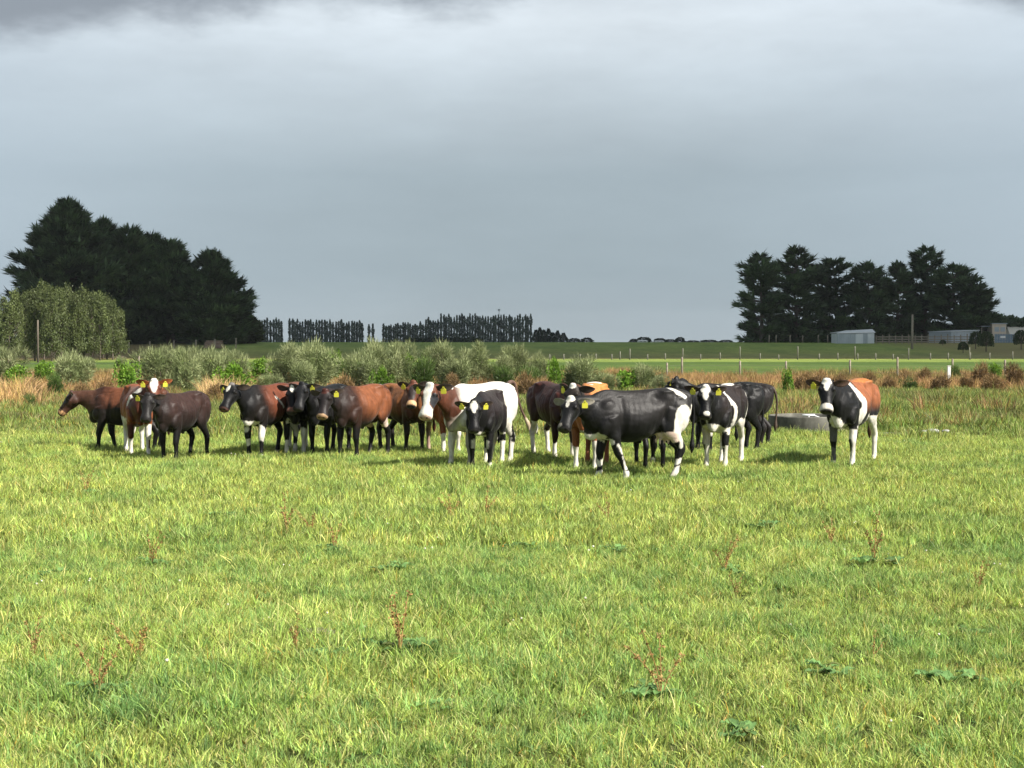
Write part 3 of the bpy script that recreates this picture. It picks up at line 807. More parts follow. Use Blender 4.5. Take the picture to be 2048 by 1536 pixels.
def scatter(name, pts, scale, objs_weights, kindlabel, cat=None, seed=0):
    """one object whose geometry nodes set tufts on its points"""
    n = len(pts)
    me = bpy.data.meshes.new(name); me.vertices.add(n); me.vertices.foreach_set('co', np.asarray(pts, np.float32).ravel())
    r = np.random.default_rng(seed)
    def attr(nm, ty, v):
        a = me.attributes.new(nm, ty, 'POINT'); a.data.foreach_set('vector' if ty == 'FLOAT_VECTOR' else 'value', np.asarray(v).ravel())
    rot = np.column_stack([r.normal(0, .12, n), r.normal(0, .12, n), r.uniform(0, 6.283, n)]).astype(np.float32)
    attr('rot', 'FLOAT_VECTOR', rot)
    attr('scl', 'FLOAT', np.asarray(scale, np.float32))
    w = np.array([q[1] for q in objs_weights], float); w /= w.sum()
    which = r.choice(len(w), n, p=w).astype(np.int32)
    attr('which', 'INT', which)
    me.update()
    o = link(name, me)
    ng = bpy.data.node_groups.new(name + '_nodes', 'GeometryNodeTree')
    ng.interface.new_socket('Geometry', in_out='INPUT', socket_type='NodeSocketGeometry')
    ng.interface.new_socket('Geometry', in_out='OUTPUT', socket_type='NodeSocketGeometry')
    N = ng.nodes; L = ng.links
    gi = N.new('NodeGroupInput'); go = N.new('NodeGroupOutput')
    gg = N.new('GeometryNodeGeometryToInstance')
    ordered = []
    iop = N.new('GeometryNodeInstanceOnPoints')
    iop.inputs['Pick Instance'].default_value = True
    for ob, _ in reversed(objs_weights):
        oi = N.new('GeometryNodeObjectInfo'); oi.inputs['Object'].default_value = ob; oi.inputs['As Instance'].default_value = True
        L.new(oi.outputs['Geometry'], gg.inputs[0])
    L.new(gg.outputs[0], iop.inputs['Instance'])
    def named(nm, ty):
        a = N.new('GeometryNodeInputNamedAttribute'); a.data_type = ty; a.inputs['Name'].default_value = nm
        return a.outputs[0]
    L.new(gi.outputs[0], iop.inputs['Points'])
    L.new(named('which', 'INT'), iop.inputs['Instance Index'])
    er = N.new('FunctionNodeEulerToRotation'); L.new(named('rot', 'FLOAT_VECTOR'), er.inputs[0])
    L.new(er.outputs[0], iop.inputs['Rotation'])
    L.new(named('scl', 'FLOAT'), iop.inputs['Scale'])
    L.new(iop.outputs[0], go.inputs[0])
    md = o.modifiers.new('tufts', 'NODES'); md.node_group = ng
    tag(o, kindlabel, cat, kind='stuff')
    return o

M_GRASS = leafy('grass_blades', (.385, .49, .118), (.51, .58, .160), 1.6, .34, .55, world=True, rnd=.42, c3=(.30, .44, .120), big=.6)
M_GRASS2 = leafy('rank_grass_blades', (.21, .31, .070), (.33, .38, .100), .5, .34, .6, world=True, rnd=.4, c3=(.20, .20, .075), big=.30)
M_DRY = leafy('dry_grass_blades', (.48, .33, .15), (.29, .17, .075), .45, .25, .7, world=True, rnd=.4, c3=(.14, .19, .050), big=.12)
M_CLOVER = noisy('clover_flower', (.62, .58, .50), (.72, .66, .60), rough=.8)
def tg(r):
    q = r.uniform()
    if q < .08: return (1.7, 1.3, 2.0)      # straw
    if q < .11: return (1.5, .75, .6)        # rusty
    b_ = r.uniform(.42, 1.4)
    return (b_ * r.uniform(.82, 1.15), b_, b_ * r.uniform(.7, 1.2))
def tgd(r):
    b_ = r.uniform(.5, .95); return (b_ * .75, b_, b_ * 1.1)
def td(r):
    b_ = r.uniform(.6, 1.4); return (b_, b_ * r.uniform(.8, 1.1), b_ * r.uniform(.7, 1.1))
A = [blade_mesh('tuft_short_%d' % i, 46, .085, .03, .10, .0042, M_GRASS, tg, .8, 10 + i) for i in range(5)]
A += [blade_mesh('tuft_broad_%d' % i, 26, .075, .025, .075, .0065, M_GRASS, tg, 1.0, 20 + i) for i in range(3)]
B_ = [blade_mesh('tuft_tall_%d' % i, 22, .05, .08, .19, .0034, M_GRASS, tg, .6, 30 + i) for i in range(3)]
Bl = [blade_mesh('broadleaf_%d' % i, 10, .03, .035, .07, .013, M_GRASS, lambda r: (lambda q: (q * .62, q * .9, q * 1.0))(r.uniform(.5, .95)), 1.6, 60 + i, 4) for i in range(3)]
Cc = [blade_mesh('tuft_dark_%d' % i, 50, .09, .04, .12, .0036, M_GRASS, tgd, .8, 50 + i) for i in range(2)]
Fm = [blade_mesh('tuft_mid_%d' % i, 60, .16, .04, .13, .0065, M_GRASS, tg, .7, 70 + i, 2) for i in range(4)]
Ff = [blade_mesh('tuft_far_%d' % i, 70, .30, .06, .17, .013, M_GRASS2, tg, .6, 90 + i, 2) for i in range(4)]
Fl = [blade_mesh('tuft_lush_%d' % i, 60, .28, .14, .34, .014, M_GRASS2, tg, .5, 110 + i, 2) for i in range(3)]
Dd = [blade_mesh('tuft_dry_%d' % i, 70, .32, .22, .62, .013, M_DRY, td, .55, 130 + i, 3) for i in range(4)]
St = [blade_mesh('stalk_%d' % i, 5, .03, .12, .26, .0020, M_GRASS, lambda r: (1.5, 1.15, 1.4), .7, 150 + i, 3, head=1.6) for i in range(3)]
def clover(i):
    mb = MB()
    r = random.Random(i)
    for k in range(1 + i):
        x, y, z = r.uniform(-.09, .09), r.uniform(-.09, .09), r.uniform(.05, .09)
        v, f = ellipsoid((x, y, z), (.009, .009, .008), 7, 5); mb.add(v, f)
    me = mk_mesh('clover_%d' % i, mb.V, mb.F, M_CLOVER)
    o = bpy.data.objects.new('clover_%d' % i, me); STOCK.objects.link(o); return o
Cl = [clover(i) for i in range(2)]

def field_pts(y0, y1, dens, slope=.37, margin=1.6, seed=0, keep=None):
    r = np.random.default_rng(seed)
    wmax = slope * y1 + margin
    n = int(dens * (y1 - y0) * 2 * wmax)
    y = r.uniform(y0, y1, n); x = r.uniform(-wmax, wmax, n)
    k = np.abs(x) < slope * y + margin
    x, y = x[k], y[k]
    if keep is not None:
        k = r.uniform(size=len(x)) < keep(x, y); x, y = x[k], y[k]
    return np.column_stack([x, y, hgt(x, y) - .005])
def wn(x, y, s, seed):
    return wob(np.column_stack([x, y, np.zeros(len(x))]), s, seed)

near = field_pts(5.6, 15, 180, seed=1, margin=2.6)
q = wn(near[:, 0], near[:, 1], 1.3, 3)
scatter('grass', near, rng.uniform(.7, 1.25, len(near)) * (1 + .28 * q), [(a, 3) for a in A] + [(a, .7) for a in B_] + [(a, 1.2) for a in Cc] + [(a, .30) for a in Bl] + [(a, .030) for a in St] + [(a, .035) for a in Cl],
        'short green pasture grass with pale stalks filling the foreground', 'grass', 1)
def trough_gap(x, y):
    return ((x - 6.6) ** 2 + (y - 34.0) ** 2 > 1.0).astype(float) * (1 - ((x > 7.7) & (x < 10.3) & (y > 32.3) & (y < 33.75)))
mid = field_pts(15, 36, 62, seed=2, margin=3, keep=lambda x, y: (1 - ss(31, 35.5, y + 2.2 * wn(x, y, .5, 6))) * trough_gap(x, y))
scatter('grass', mid, rng.uniform(.75, 1.3, len(mid)) * (1 + .25 * wn(mid[:, 0], mid[:, 1], .9, 4)), [(a, 3) for a in Fm] + [(a, .8) for a in B_] + [(a, .5) for a in Bl] + [(a, .10) for a in St] + [(a, .03) for a in Cl],
        'pasture grass under and around the standing cows', 'grass', 2)
far = field_pts(30, 61, 22, seed=3, margin=3, keep=lambda x, y: ss(30.5, 35, y + 2.2 * wn(x, y, .5, 6)) * trough_gap(x, y))
fx_ = far[:, 0]
scatter('grass', far, rng.uniform(.75, 1.25, len(far)), [(a, 3) for a in Ff] + [(a, .4) for a in Fl], 'longer grass between the cows and the shrub belt', 'grass', 3)
def lushk(x, y): return ((x > 4.5) | (x < -12)) * .8 * trough_gap(x, y)
lush = field_pts(34.5, 56, 9, seed=4, margin=3, keep=lushk)
scatter('grass', lush, rng.uniform(.6, 1.3, len(lush)), [(a, 1) for a in Fl] + [(Dd[0], .10)], 'rank dark green grass behind the water trough', 'grass', 4)
# dry rusty grass and bracken strip under the shrubs
def dryk(x, y):
    w_ = wn(x, y, .12, 9)
    leftp = (x < 8.5) * ss(0, 4, y + 3 * w_ - np.where(x / y < -.17, 45.0, 57.0)) * (1 - ss(84, 96, y + 8 * w_))
    rightp = (x >= 8.5) * ss(60, 64, y + 3 * w_) * (1 - ss(80, 92, y + 6 * w_))
    return np.clip(leftp + rightp, 0, 1) * (.15 + .85 * ss(-.5, .3, wn(x, y, .5, 12)))
dry = field_pts(42, 100, 4.2, seed=5, margin=4, keep=dryk)
scatter('dry_grass', dry, rng.uniform(.45, 1.15, len(dry)), [(a, 1) for a in Dd] + [(Fl[0], .8), (Fl[1], .8)], 'tan and rusty dry grass in a strip beneath the grey green shrubs', 'dry grass', 5)
pale = np.vstack([field_pts(47, 58, 5, seed=7, margin=3, keep=lambda x, y: ((np.abs((x / y * F + 1024) - 445) < 32) | (np.abs((x / y * F + 1024) - 30) < 26)) * .9)])
Dp = [blade_mesh('tuft_pale_%d' % i, 60, .30, .35, .85, .013, leafy('pale_straw', (.72, .56, .28), (.62, .42, .18), .5, .3, .7, world=True, rnd=.2) if i == 0 else bpy.data.materials['pale_straw'], td, .5, 170 + i, 3) for i in range(2)]
scatter('straw', pale, rng.uniform(.7, 1.3, len(pale)), [(a, 1) for a in Dp], 'clumps of pale straw coloured grass at the front of the dry strip', 'dry grass', 6)

# ------------------------------------------------------------------ shrubs
def shrub_mesh(name, seed, w, h, n, leaf, mat, upright=.4, wisp=0.0, tintrange=(.7, 1.25), tip=(1.3, 1.3, 1.25)):
    r = np.random.default_rng(seed)
    V, T, Fq = [], [], []
    # sub-crowns give the uneven outline
    lobes = [(r.normal(0, .42) * w, r.normal(0, .35) * w, r.uniform(.28, .82) * h, r.uniform(.22, .42) * w, r.uniform(.16, .34) * h) for _ in range(9)]
    lobes.append((0, 0, .55 * h, .6 * w, .42 * h)); lobes.append((0, 0, .3 * h, .75 * w, .3 * h))
    k = 0
    tot = sum(l[3] * l[3] for l in lobes)
    for lx, ly, lz, lr, lh in lobes:
        m = int(n * lr * lr / tot)
        u = r.normal(size=(m, 3)); u /= np.linalg.norm(u, axis=1)[:, None]
        rad = r.uniform(.45, 1.0, m) ** .5
        rad *= 1 + .12 * np.sin(u[:, 0] * 7 + seed) * np.sin(u[:, 2] * 9)
        lb = r.uniform(.78, 1.22)
        P = np.column_stack([lx + u[:, 0] * lr * rad, ly + u[:, 1] * lr * rad, lz + u[:, 2] * lh * rad])
        ok = P[:, 2] > .02
        P = P[ok]; u = u[ok]
        for p, q in zip(P, u):
            d = q + np.array((0, 0, upright)) + r.normal(0, .45, 3); d /= np.linalg.norm(d)
            s = np.cross(d, r.normal(size=3)); s /= np.linalg.norm(s) + 1e-6
            L = leaf[0] * r.uniform(.6, 1.5); Wd = leaf[1] * r.uniform(.7, 1.3)
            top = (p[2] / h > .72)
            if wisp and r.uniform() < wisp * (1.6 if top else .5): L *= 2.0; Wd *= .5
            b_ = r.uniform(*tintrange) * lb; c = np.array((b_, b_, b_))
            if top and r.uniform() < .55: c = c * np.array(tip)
            e = p + d * L; mdl = p + d * L * .5
            V += [p, mdl + s * Wd * .5, e, mdl - s * Wd * .5]; T += [c] * 4
            Fq.append((k, k + 1, k + 2, k + 3)); k += 4
    return mk_mesh(name, np.array(V), np.array(Fq), mat, False, tint=np.array(T))

def stems_mesh(name, seed, w, h, mat, n=7, r0=.03):
    r = random.Random(seed); mb = MB()
    for i in range(n):
        a = r.uniform(0, 6.28); q = r.uniform(.1, .5) * w
        P = [(0.06 * math.cos(a), .06 * math.sin(a), -.05), (q * .4 * math.cos(a), q * .4 * math.sin(a), h * .3), (q * math.cos(a), q * math.sin(a), h * r.uniform(.6, .85))]
        mb.tube(catmull(P, 3), np.linspace(r0, r0 * .3, 7), 6)
    return mk_mesh(name, mb.V, mb.F, mat, True)

M_BARK = noisy('shrub_bark', (.08, .06, .045), (.14, .11, .085), 9, .9, .4)
M_OLIVE = leafy('grey_green_leaves', (.165, .205, .080), (.26, .285, .140), 1.2, .22, .6, rnd=.15)
M_LIME = leafy('bright_green_leaves', (.130, .250, .030), (.20, .34, .045), 2.0, .35, .45, rnd=.15)
M_DKG = leafy('dark_green_leaves', (.07, .12, .03), (.11, .17, .04), 2.0, .3, .5, rnd=.2)
M_RUST = leafy('rusty_bracken', (.19, .12, .055), (.29, .19, .085), 2.0, .2, .7, rnd=.25)
SH = {
 'grey': [(shrub_mesh('grey_shrub_foliage', 200 + i, .80, 1.75, 7000, (.13, .030), M_OLIVE, .7, .45, tip=(1.45, 1.42, 1.5)), stems_mesh('grey_shrub_stem', 210 + i, .8, 1.7, M_BARK)) for i in range(5)],
 'lime': [(shrub_mesh('green_shrub_foliage', 230 + i, .62, 1.15, 2600, (.10, .065), M_LIME, .2, 0, (.55, 1.3), (1.2, 1.15, 1.1)), stems_mesh('green_shrub_stem', 240 + i, .6, 1.1, M_BARK)) for i in range(3)],
 'dark': [(shrub_mesh('dark_shrub_foliage', 250 + i, .60, 1.1, 2600, (.15, .030), M_DKG, 1.1, .5, (.6, 1.3)), stems_mesh('dark_shrub_stem', 260 + i, .6, 1.1, M_BARK)) for i in range(2)],
 'rust': [(shrub_mesh('brown_shrub_foliage', 270 + i, .62, 1.0, 2400, (.13, .030), M_RUST, .8, .3, (.5, 1.4)), stems_mesh('brown_shrub_stem', 280 + i, .6, 1.0, M_BARK)) for i in range(2)],
}
SHB = {'grey': (.80 * 1.35, 1.78), 'lime': (.62 * 1.3, 1.18), 'dark': (.6 * 1.3, 1.15), 'rust': (.6 * 1.3, 1.02)}
GRP = {'grey': 'grey green rounded shrubs in the belt behind the cows', 'lime': 'bright green leafy bushes among the grey shrubs',
       'dark': 'dark green upright bushes among the grey shrubs', 'rust': 'brown and rusty bushes in the dry grass at the right'}
# kind, px centre, top row, ground row, half width px, label
SHR = [
 ('grey', 12, 699, 776, 40, 'pale topped grey green shrub cut by the left edge of the photo'),
 ('grey', 140, 702, 782, 40, 'rounded grey green shrub in front of the grove pole, with a silvery top'),
 ('grey', 182, 715, 742, 11, 'tiny grey green shrub nearest the grove, smallest of all'),
 ('grey', 239, 713, 744, 11, 'tiny round grey shrub alone above the bright green bush by the hay bale field'),
 ('grey', 325, 691, 786, 44, 'large grey green shrub behind the cow with a white forehead'),
 ('grey', 372, 702, 790, 32, 'grey green shrub above the plain black brown cow'),
 ('grey', 418, 697, 784, 36, 'dense grey green shrub between two big ones, above the gap in the herd'),
 ('grey', 472, 700, 778, 32, 'grey green shrub behind the bright green dome shaped bush'),
 ('grey', 283, 760, 792, 16, 'low pale grey bush beside the head of the white foreheaded cow'),
 ('grey', 545, 748, 790, 28, 'low grey green shrub touching the reddish flanked cow'),
 ('grey', 572, 694, 782, 34, 'grey green shrub above the black faced cow with a star'),
 ('grey', 626, 683, 784, 42, 'tallest grey green shrub, rising to the poplar bases above the all black cow'),
 ('grey', 608, 722, 795, 26, 'low front grey shrub right above the all black cow'),
 ('grey', 716, 706, 790, 40, 'wide grey green shrub above the reddish brown cow'),
 ('grey', 748, 680, 772, 34, 'tall silvery topped shrub below the gap between the poplar rows'),
 ('grey', 798, 690, 780, 30, 'grey green shrub just right of the gap between the poplar rows'),
 ('grey', 884, 682, 772, 36, 'tall grey shrub rising over the broad white blaze'),
 ('grey', 904, 715, 788, 34, 'low grey shrub behind the brown neck of the white cow'),
 ('grey', 954, 690, 778, 34, 'grey green shrub above the back of the mostly white cow'),
 ('grey', 1032, 688, 768, 31, 'darker grey shrub above the rump of the mostly white cow'),
 ('grey', 1005, 716, 778, 26, 'short grey shrub left of the darker one over the white rump'),
 ('grey', 1076, 706, 772, 22, 'pale small grey shrub above the dark maroon cow'),
 ('grey', 1155, 713, 790, 38, 'broad round grey shrub above the orange tan cow'),
 ('grey', 1208, 745, 790, 30, 'low grey shrub above the shoulder of the large black cow'),
 ('grey', 1285, 729, 788, 34, 'last grey green shrub at the right end of the belt'),
 ('grey', 1318, 752, 790, 20, 'low pale shrub beside the raised black head'),
 ('lime', 27, 737, 798, 27, 'bright green bush near the left edge, in front of the pale topped shrub'),
 ('lime', 85, 724, 772, 20, 'bright green bush between the two leftmost grey shrubs'),
 ('lime', 254, 724, 792, 22, 'bright green bush left of the white foreheaded cow'),
 ('lime', 468, 733, 800, 32, 'dome shaped bright green bush behind the head of the reddish flanked cow'),
 ('lime', 521, 717, 772, 20, 'bright green bush in the gap right of the dome shaped one'),
 ('lime', 673, 701, 770, 17, 'tall narrow green bush beside the tallest grey shrub'),
 ('lime', 764, 737, 796, 18, 'bright green bush above the rump of the reddish brown cow'),
 ('lime', 808, 707, 770, 20, 'bright green bush over the golden brown cow, left of the dark spiky bush'),
 ('lime', 972, 720, 762, 11, 'small yellow green bush under the shrub over the white back'),
 ('dark', 845, 722, 790, 30, 'dark green spiky bush above the golden brown cow'),
 ('dark', 855, 700, 768, 16, 'narrow dark bush between bright green bush and tall grey shrub'),
 ('dark', 1010, 738, 785, 22, 'dark green spiky bush above the white rump'),
 ('dark', 1062, 735, 775, 30, 'low dark green spiky bush above the maroon cow'),
 ('lime', 1110, 722, 782, 15, 'narrow green bush left of the broad round grey shrub'),
 ('lime', 1257, 743, 788, 28, 'green bush between two low grey shrubs over the large black cow'),
 ('lime', 1577, 737, 790, 13, 'upright green bush standing alone behind the water trough'),
 ('rust', 1606, 745, 786, 20, 'rusty brown bush right beside the upright green bush'),
 ('rust', 1676, 752, 790, 18, 'dark brown bush over the head of the lone cow'),
 ('rust', 1812, 740, 772, 13, 'dark red brown bush nearest the lone cow on its right'),
 ('rust', 1850, 738, 772, 15, 'olive brown bush left of the white fence post'),
 ('dark', 1912, 734, 765, 11, 'small dark green bush right of the white fence post'),
 ('rust', 1962, 726, 775, 20, 'large dark rusty bush near the right edge'),
 ('lime', 1992, 729, 768, 14, 'yellow green bush beside the large rusty bush'),
 ('rust', 2030, 728, 778, 18, 'rusty bush cut by the right edge of the photo'),
 ('rust', 1640, 742, 782, 22, 'brown bracken bush between the upright green bush and the lone cow'),
 ('rust', 1740, 746, 776, 16, 'dull brown bush above the back of the lone cow'),
 ('rust', 1778, 752, 784, 14, 'short brown bush just right of the rump of the lone cow'),
 ('rust', 1880, 752, 786, 20, 'low brown bush under the white square post'),
 ('rust', 1935, 748, 784, 14, 'narrow brown bush left of the large dark rusty bush'),
 ('dark', 1822, 756, 786, 16, 'low olive bush in front of the dark red brown bush'),
 ('rust', 1985, 752, 790, 26, 'wide rusty bush in front of the yellow green bush at the right'),
 ('rust', 60, 762, 806, 22, 'brown bush between the two leftmost bright green bushes'),
 ('dark', 110, 752, 800, 20, 'dull green bush in front of the second grey shrub from the left'),
 ('rust', 165, 770, 815, 24, 'brown bush above the head of the leftmost cow'),
 ('rust', 210, 756, 800, 22, 'brown bush above the neck of the leftmost cow'),
 ('dark', 60, 790, 822, 16, 'low dark green bush beside the cream rounded rock'),
 ('rust', 430, 770, 812, 22, 'brown bush in the gap left of the reddish flanked cow'),
 ('rust', 690, 752, 796, 22, 'brown bush under the tall narrow green bush'),
 ('rust', 905, 752, 796, 20, 'brown bush behind the poll of the broad blazed cow'),
 ('rust', 1052, 745, 800, 22, 'rusty bush in the gap right of the mostly white cow'),
]
cnt = {k: 0 for k in SH}
for j, (kd, px, top, gr, hw, lab) in enumerate(SHR):
    p = G(px, row=gr)
    D_ = p.y; hm = (gr - top) / F * D_; wm = hw / F * D_
    fo, stm = SH[kd][cnt[kd] % len(SH[kd])]; cnt[kd] += 1
    root = empty('shrub', p, random.uniform(0, 6.28), (wm / SHB[kd][0] * 1.42, wm / SHB[kd][0] * 1.42, hm / SHB[kd][1]))
    link('foliage', fo, root); link('stem', stm, root)
    tag(root, lab, 'shrub', GRP[kd])

# ------------------------------------------------------------------ big trees
M_CYP = leafy('cypress_foliage', (.060, .100, .048), (.105, .150, .068), .35, .12, .7, rnd=.0)
M_TRUNK = noisy('tree_bark', (.085, .068, .052), (.15, .125, .10), 3, .95, .5, stretch=(1, 1, .2))
def spray_tree(seed, prof, H, n_br, layer=.5, gap=0.0, spray=(1.0, .30), dens=26, trunkr=.5, base=.10, mat=None, up=.12, tuft=4, name='crown', rvar=(.72, 1.10)):
    """trunk, limbs and flat sprays. prof(t)->radius at height fraction t"""
    mat = mat or M_CYP
    r = np.random.default_rng(seed)
    V, T, Fq = [], [], []; k = 0
    mb = MB()
    ph = [0, 0, 0]
    P = [(0, 0, -.5), (r.normal(0, .15), r.normal(0, .15), H * .3), (r.normal(0, .3), r.normal(0, .3), H * .62), (r.normal(0, .3), r.normal(0, .3), H * .93)]
    tr = catmull(P, 5)
    mb.tube(tr, np.linspace(trunkr, .06, len(tr)), 9)
    zt = tr[:, 2]
    pads = int(n_br)
    for i in range(pads):
        t = base + (1 - base) * (i + r.uniform()) / pads
        a = r.uniform(0, 6.283)
        nl_ = H / 1.75; t = (math.floor(t * nl_) + .5 + r.normal(0, .16) + .35 * math.sin(2 * a + seed)) / nl_
        t = min(max(t, .02), .985)
        bb_ = r.uniform(.45, 1.55)
        z0 = H * t
        cx, cy = np.interp(z0, zt, tr[:, 0]), np.interp(z0, zt, tr[:, 1])
        R = prof(t, a) * r.uniform(*rvar)
        if gap and r.uniform() < gap: continue
        el = up + r.uniform(-.08, .22) + .5 * max(0, t - .8)
        rise = R * math.tan(el)
        zs = z0 - rise * .8
        nb = 6
        tt = np.linspace(0, 1, nb)
        bx = cx + np.cos(a) * R * tt; by = cy + np.sin(a) * R * tt; bz = zs + rise * tt ** 1.5
        mb.tube(np.column_stack([bx, by, bz]), np.linspace(.05 + .02 * R, .02, nb), 5)
        m = int(dens * (R + .6))
        s = r.uniform(.30, 1.0, m) ** .75
        wid = (.16 + .34 * np.sin(np.clip(s, 0, 1) * math.pi * .85)) * layer * R * .75
        off = r.normal(0, .6, m) * wid
        lift = r.normal(0, .07, m) * (1 + .12 * R)
        sx = cx + np.cos(a) * R * s - np.sin(a) * off; sy = cy + np.sin(a) * R * s + np.cos(a) * off
        sz = zs + rise * s ** 1.5 + lift - .05 * np.abs(off)
        for q in range(m):
            b_ = bb_ * r.uniform(.7, 1.3)
            for w_ in range(tuft):
                da = a + r.normal(0, .55) + math.atan2(off[q], R * .6) * .6
                de = el + r.normal(.18, .28)
                L = spray[0] * r.uniform(.5, 1.25); W2 = spray[1] * r.uniform(.6, 1.2) * .5
                d = np.array((math.cos(da) * math.cos(de), math.sin(da) * math.cos(de), math.sin(de)))
                sd = np.array((-math.sin(da), math.cos(da), r.normal(0, .5))); sd /= np.linalg.norm(sd)
                p = np.array((sx[q], sy[q], sz[q])) + r.normal(0, .12, 3)
                mdl = p + d * L * .45; e = p + d * L
                V += [p, mdl + sd * W2, e, mdl - sd * W2]
                c = b_ * r.uniform(.8, 1.2); T += [(c, c, c)] * 4
                Fq.append((k, k + 1, k + 2, k + 3)); k += 4
    crown = mk_mesh(name, np.array(V), np.array(Fq), mat, False, tint=np.array(T))
    trunk = mk_mesh('trunk', mb.V, mb.F, M_TRUNK, True)
    return crown, trunk

def plant_tree(nm, meshes, loc, rz, lab, cat, group, sc=1.0):
    root = empty(nm, loc, rz, sc)
    link('crown', meshes[0], root); link('trunk', meshes[1], root)
    return tag(root, lab, cat, group)

def hm(top, D): # height in metres from photo row
    return (HY - top) / F * D + CAMZ
def rx(hw, D): return hw / F * D

# left stand of three great cypresses
D1 = 236
for i, (px, top, R_, D_, nb, lab) in enumerate([
    (140, 410, 104, 236, 330, 'tallest dark cypress of the left stand, broad cone behind the eucalyptus grove'),
    (212, 446, 62, 246, 170, 'dark cypress rising behind the right shoulder of the tallest one'),
    (303, 474, 66, 247, 170, 'dark cypress behind the dip in the sloping left stand'),
    (262, 462, 84, 241, 240, 'dark cypress touching the tallest one, top of the sloping left stand'),
    (342, 488, 88, 243, 230, 'dark cypress in the middle of the sloping top of the left stand'),
    (422, 512, 76, 238, 220, 'right hand dark cypress of the left stand, overhanging the pasture')]):
    p = G(px, D_); H = hm(top, D_) - p.z; R = rx(R_, D_)
    def prof(t, a, R=R, i=i):
        if t < .2: return R * (.78 + .8 * t)
        if t < .52: return R * (.94 + .10 * math.sin(t * 40))
        q = (1 - t) / .48
        return R * (q ** .82 * .96 + .05)
    plant_tree('cypress_tree', spray_tree(300 + i, prof, H, nb, .55, 0, (1.6, .36), 9.0, .7, .04, up=.24, rvar=(.62, 1.12)), p, 0, lab, 'tree', 'great cypresses of the left stand')
p = G(482, 244)
plant_tree('round_tree', spray_tree(320, lambda t, a: rx(36, 244) * math.sin(max(.05, min(1, t * .8 + .25)) * 3.0) ** .6, hm(630, 244) - p.z, 150, .8, 0, (.8, .4), 16, .2, .05,
           leafy('olive_foliage', (.060, .085, .035), (.085, .11, .045), .5, .2, .6, rnd=0)), p, 0, 'small rounded olive green tree at the right foot of the left cypresses', 'tree', None)

# right stand: eight flat-layered cypresses with sky showing between the limbs
RT = [(1522, 510, 44, 268, 'leftmost cypress of the right stand, its feathered edge against open sky'),
      (1590, 500, 62, 272, 'tall flat topped cypress left of the grey shed'),
      (1672, 522, 54, 276, 'cypress with a domed crown just above the grey shed'),
      (1738, 530, 42, 270, 'narrow cypress with bare trunks showing right of the grey shed'),
      (1796, 528, 42, 274, 'cypress between the narrow one and the highest point of the right stand'),
      (1850, 500, 50, 278, 'pointed cypress, highest of the right half of the right stand'),
      (1908, 532, 50, 272, 'broad cypress behind the long blue grey shed'),
      (1955, 572, 42, 270, 'last low cypress of the right stand, overhanging the shed roof')]
for i, (px, top, R_, D_, lab) in enumerate(RT):
    p = G(px, D_); H = hm(top, D_) - p.z; R = rx(R_, D_)
    def prof(t, a, R=R, i=i):
        wv = .82 + .22 * math.sin(t * 17 + i * 2)
        if t > .80: return R * wv * max(.16, ((1 - t) / .20) ** .6)
        return R * wv * (.92 + .16 * math.sin(t * 3.3))
    plant_tree('cypress_tree', spray_tree(340 + i, prof, H, int(84 + R * 9), .62, .08, (1.4, .36), 8.0, .42, .03, up=.12, rvar=(.6, 1.12)), p, 0, lab, 'tree', 'flat layered cypresses of the right stand')

# eucalyptus grove at the left edge: narrow upright crowns on bare stems
M_EUC = leafy('eucalyptus_foliage', (.075, .098, .033), (.125, .150, .050), .6, .25, .5, rnd=.18)
def euc(seed, H, R):
    r = np.random.default_rng(seed)
    V, T, Fq = [], [], []; k = 0
    mb = MB()
    tr = catmull([(0, 0, -.3), (r.normal(0, .08), r.normal(0, .08), H * .4), (r.normal(0, .15), r.normal(0, .15), H * .95)], 5)
    mb.tube(tr, np.linspace(.10, .02, len(tr)), 7)
    for i in range(78):
        t = r.uniform(.16, 1.0)
        q = R * (.30 + .85 * math.sin(min(1, (1.03 - t) * 1.5) * 1.57)) * r.uniform(.3, 1)
        a = r.uniform(0, 6.28); z = H * t
        cx, cy = q * math.cos(a), q * math.sin(a)
        mb.tube([(0, 0, z - q * 1.2), (cx * .6, cy * .6, z - q * .3), (cx, cy, z)], [.025, .018, .01], 4)
        b_ = r.uniform(.65, 1.3)
        cr = r.uniform(.30, .50)
        m = 60
        u = r.normal(size=(m, 3)); u /= np.linalg.norm(u, axis=1)[:, None]
        P = np.array((cx, cy, z)) + u * np.array((cr * .8, cr * .8, cr * 2.1)) * (r.uniform(.3, 1, (m, 1)) ** .5)
        for p in P:
            d = np.array((r.normal(0, .4), r.normal(0, .4), r.choice((-1, .8)) * r.uniform(.5, 1))); d /= np.linalg.norm(d)
            s = np.cross(d, r.normal(size=3)); s /= np.linalg.norm(s)
            L = r.uniform(.16, .34); w_ = .05
            V += [p, p + d * L * .5 + s * w_, p + d * L, p + d * L * .5 - s * w_]; c = b_ * r.uniform(.8, 1.2); T += [(c, c, c)] * 4
            Fq.append((k, k + 1, k + 2, k + 3)); k += 4
    return mk_mesh('crown', np.array(V), np.array(Fq), M_EUC, False, tint=np.array(T)), mk_mesh('trunk', mb.V, mb.F, M_TRUNK, True)
EU = [euc(400 + i, 8.0, 1.05) for i in range(5)]
eus = [(8, 600, 700, 170), (30, 588, 712, 163), (52, 592, 0, 172), (70, 584, 0, 160), (88, 574, 0, 166), (104, 580, 0, 158), (122, 586, 0, 168), (136, 578, 0, 174), (152, 590, 0, 162),
       (168, 584, 0, 170), (184, 592, 0, 176), (200, 592, 0, 168), (214, 597, 0, 178), (226, 606, 0, 172), (238, 622, 0, 176), (-12, 590, 0, 166), (20, 610, 0, 158), (112, 600, 0, 180), (160, 606, 0, 184), (206, 620, 0, 182)]
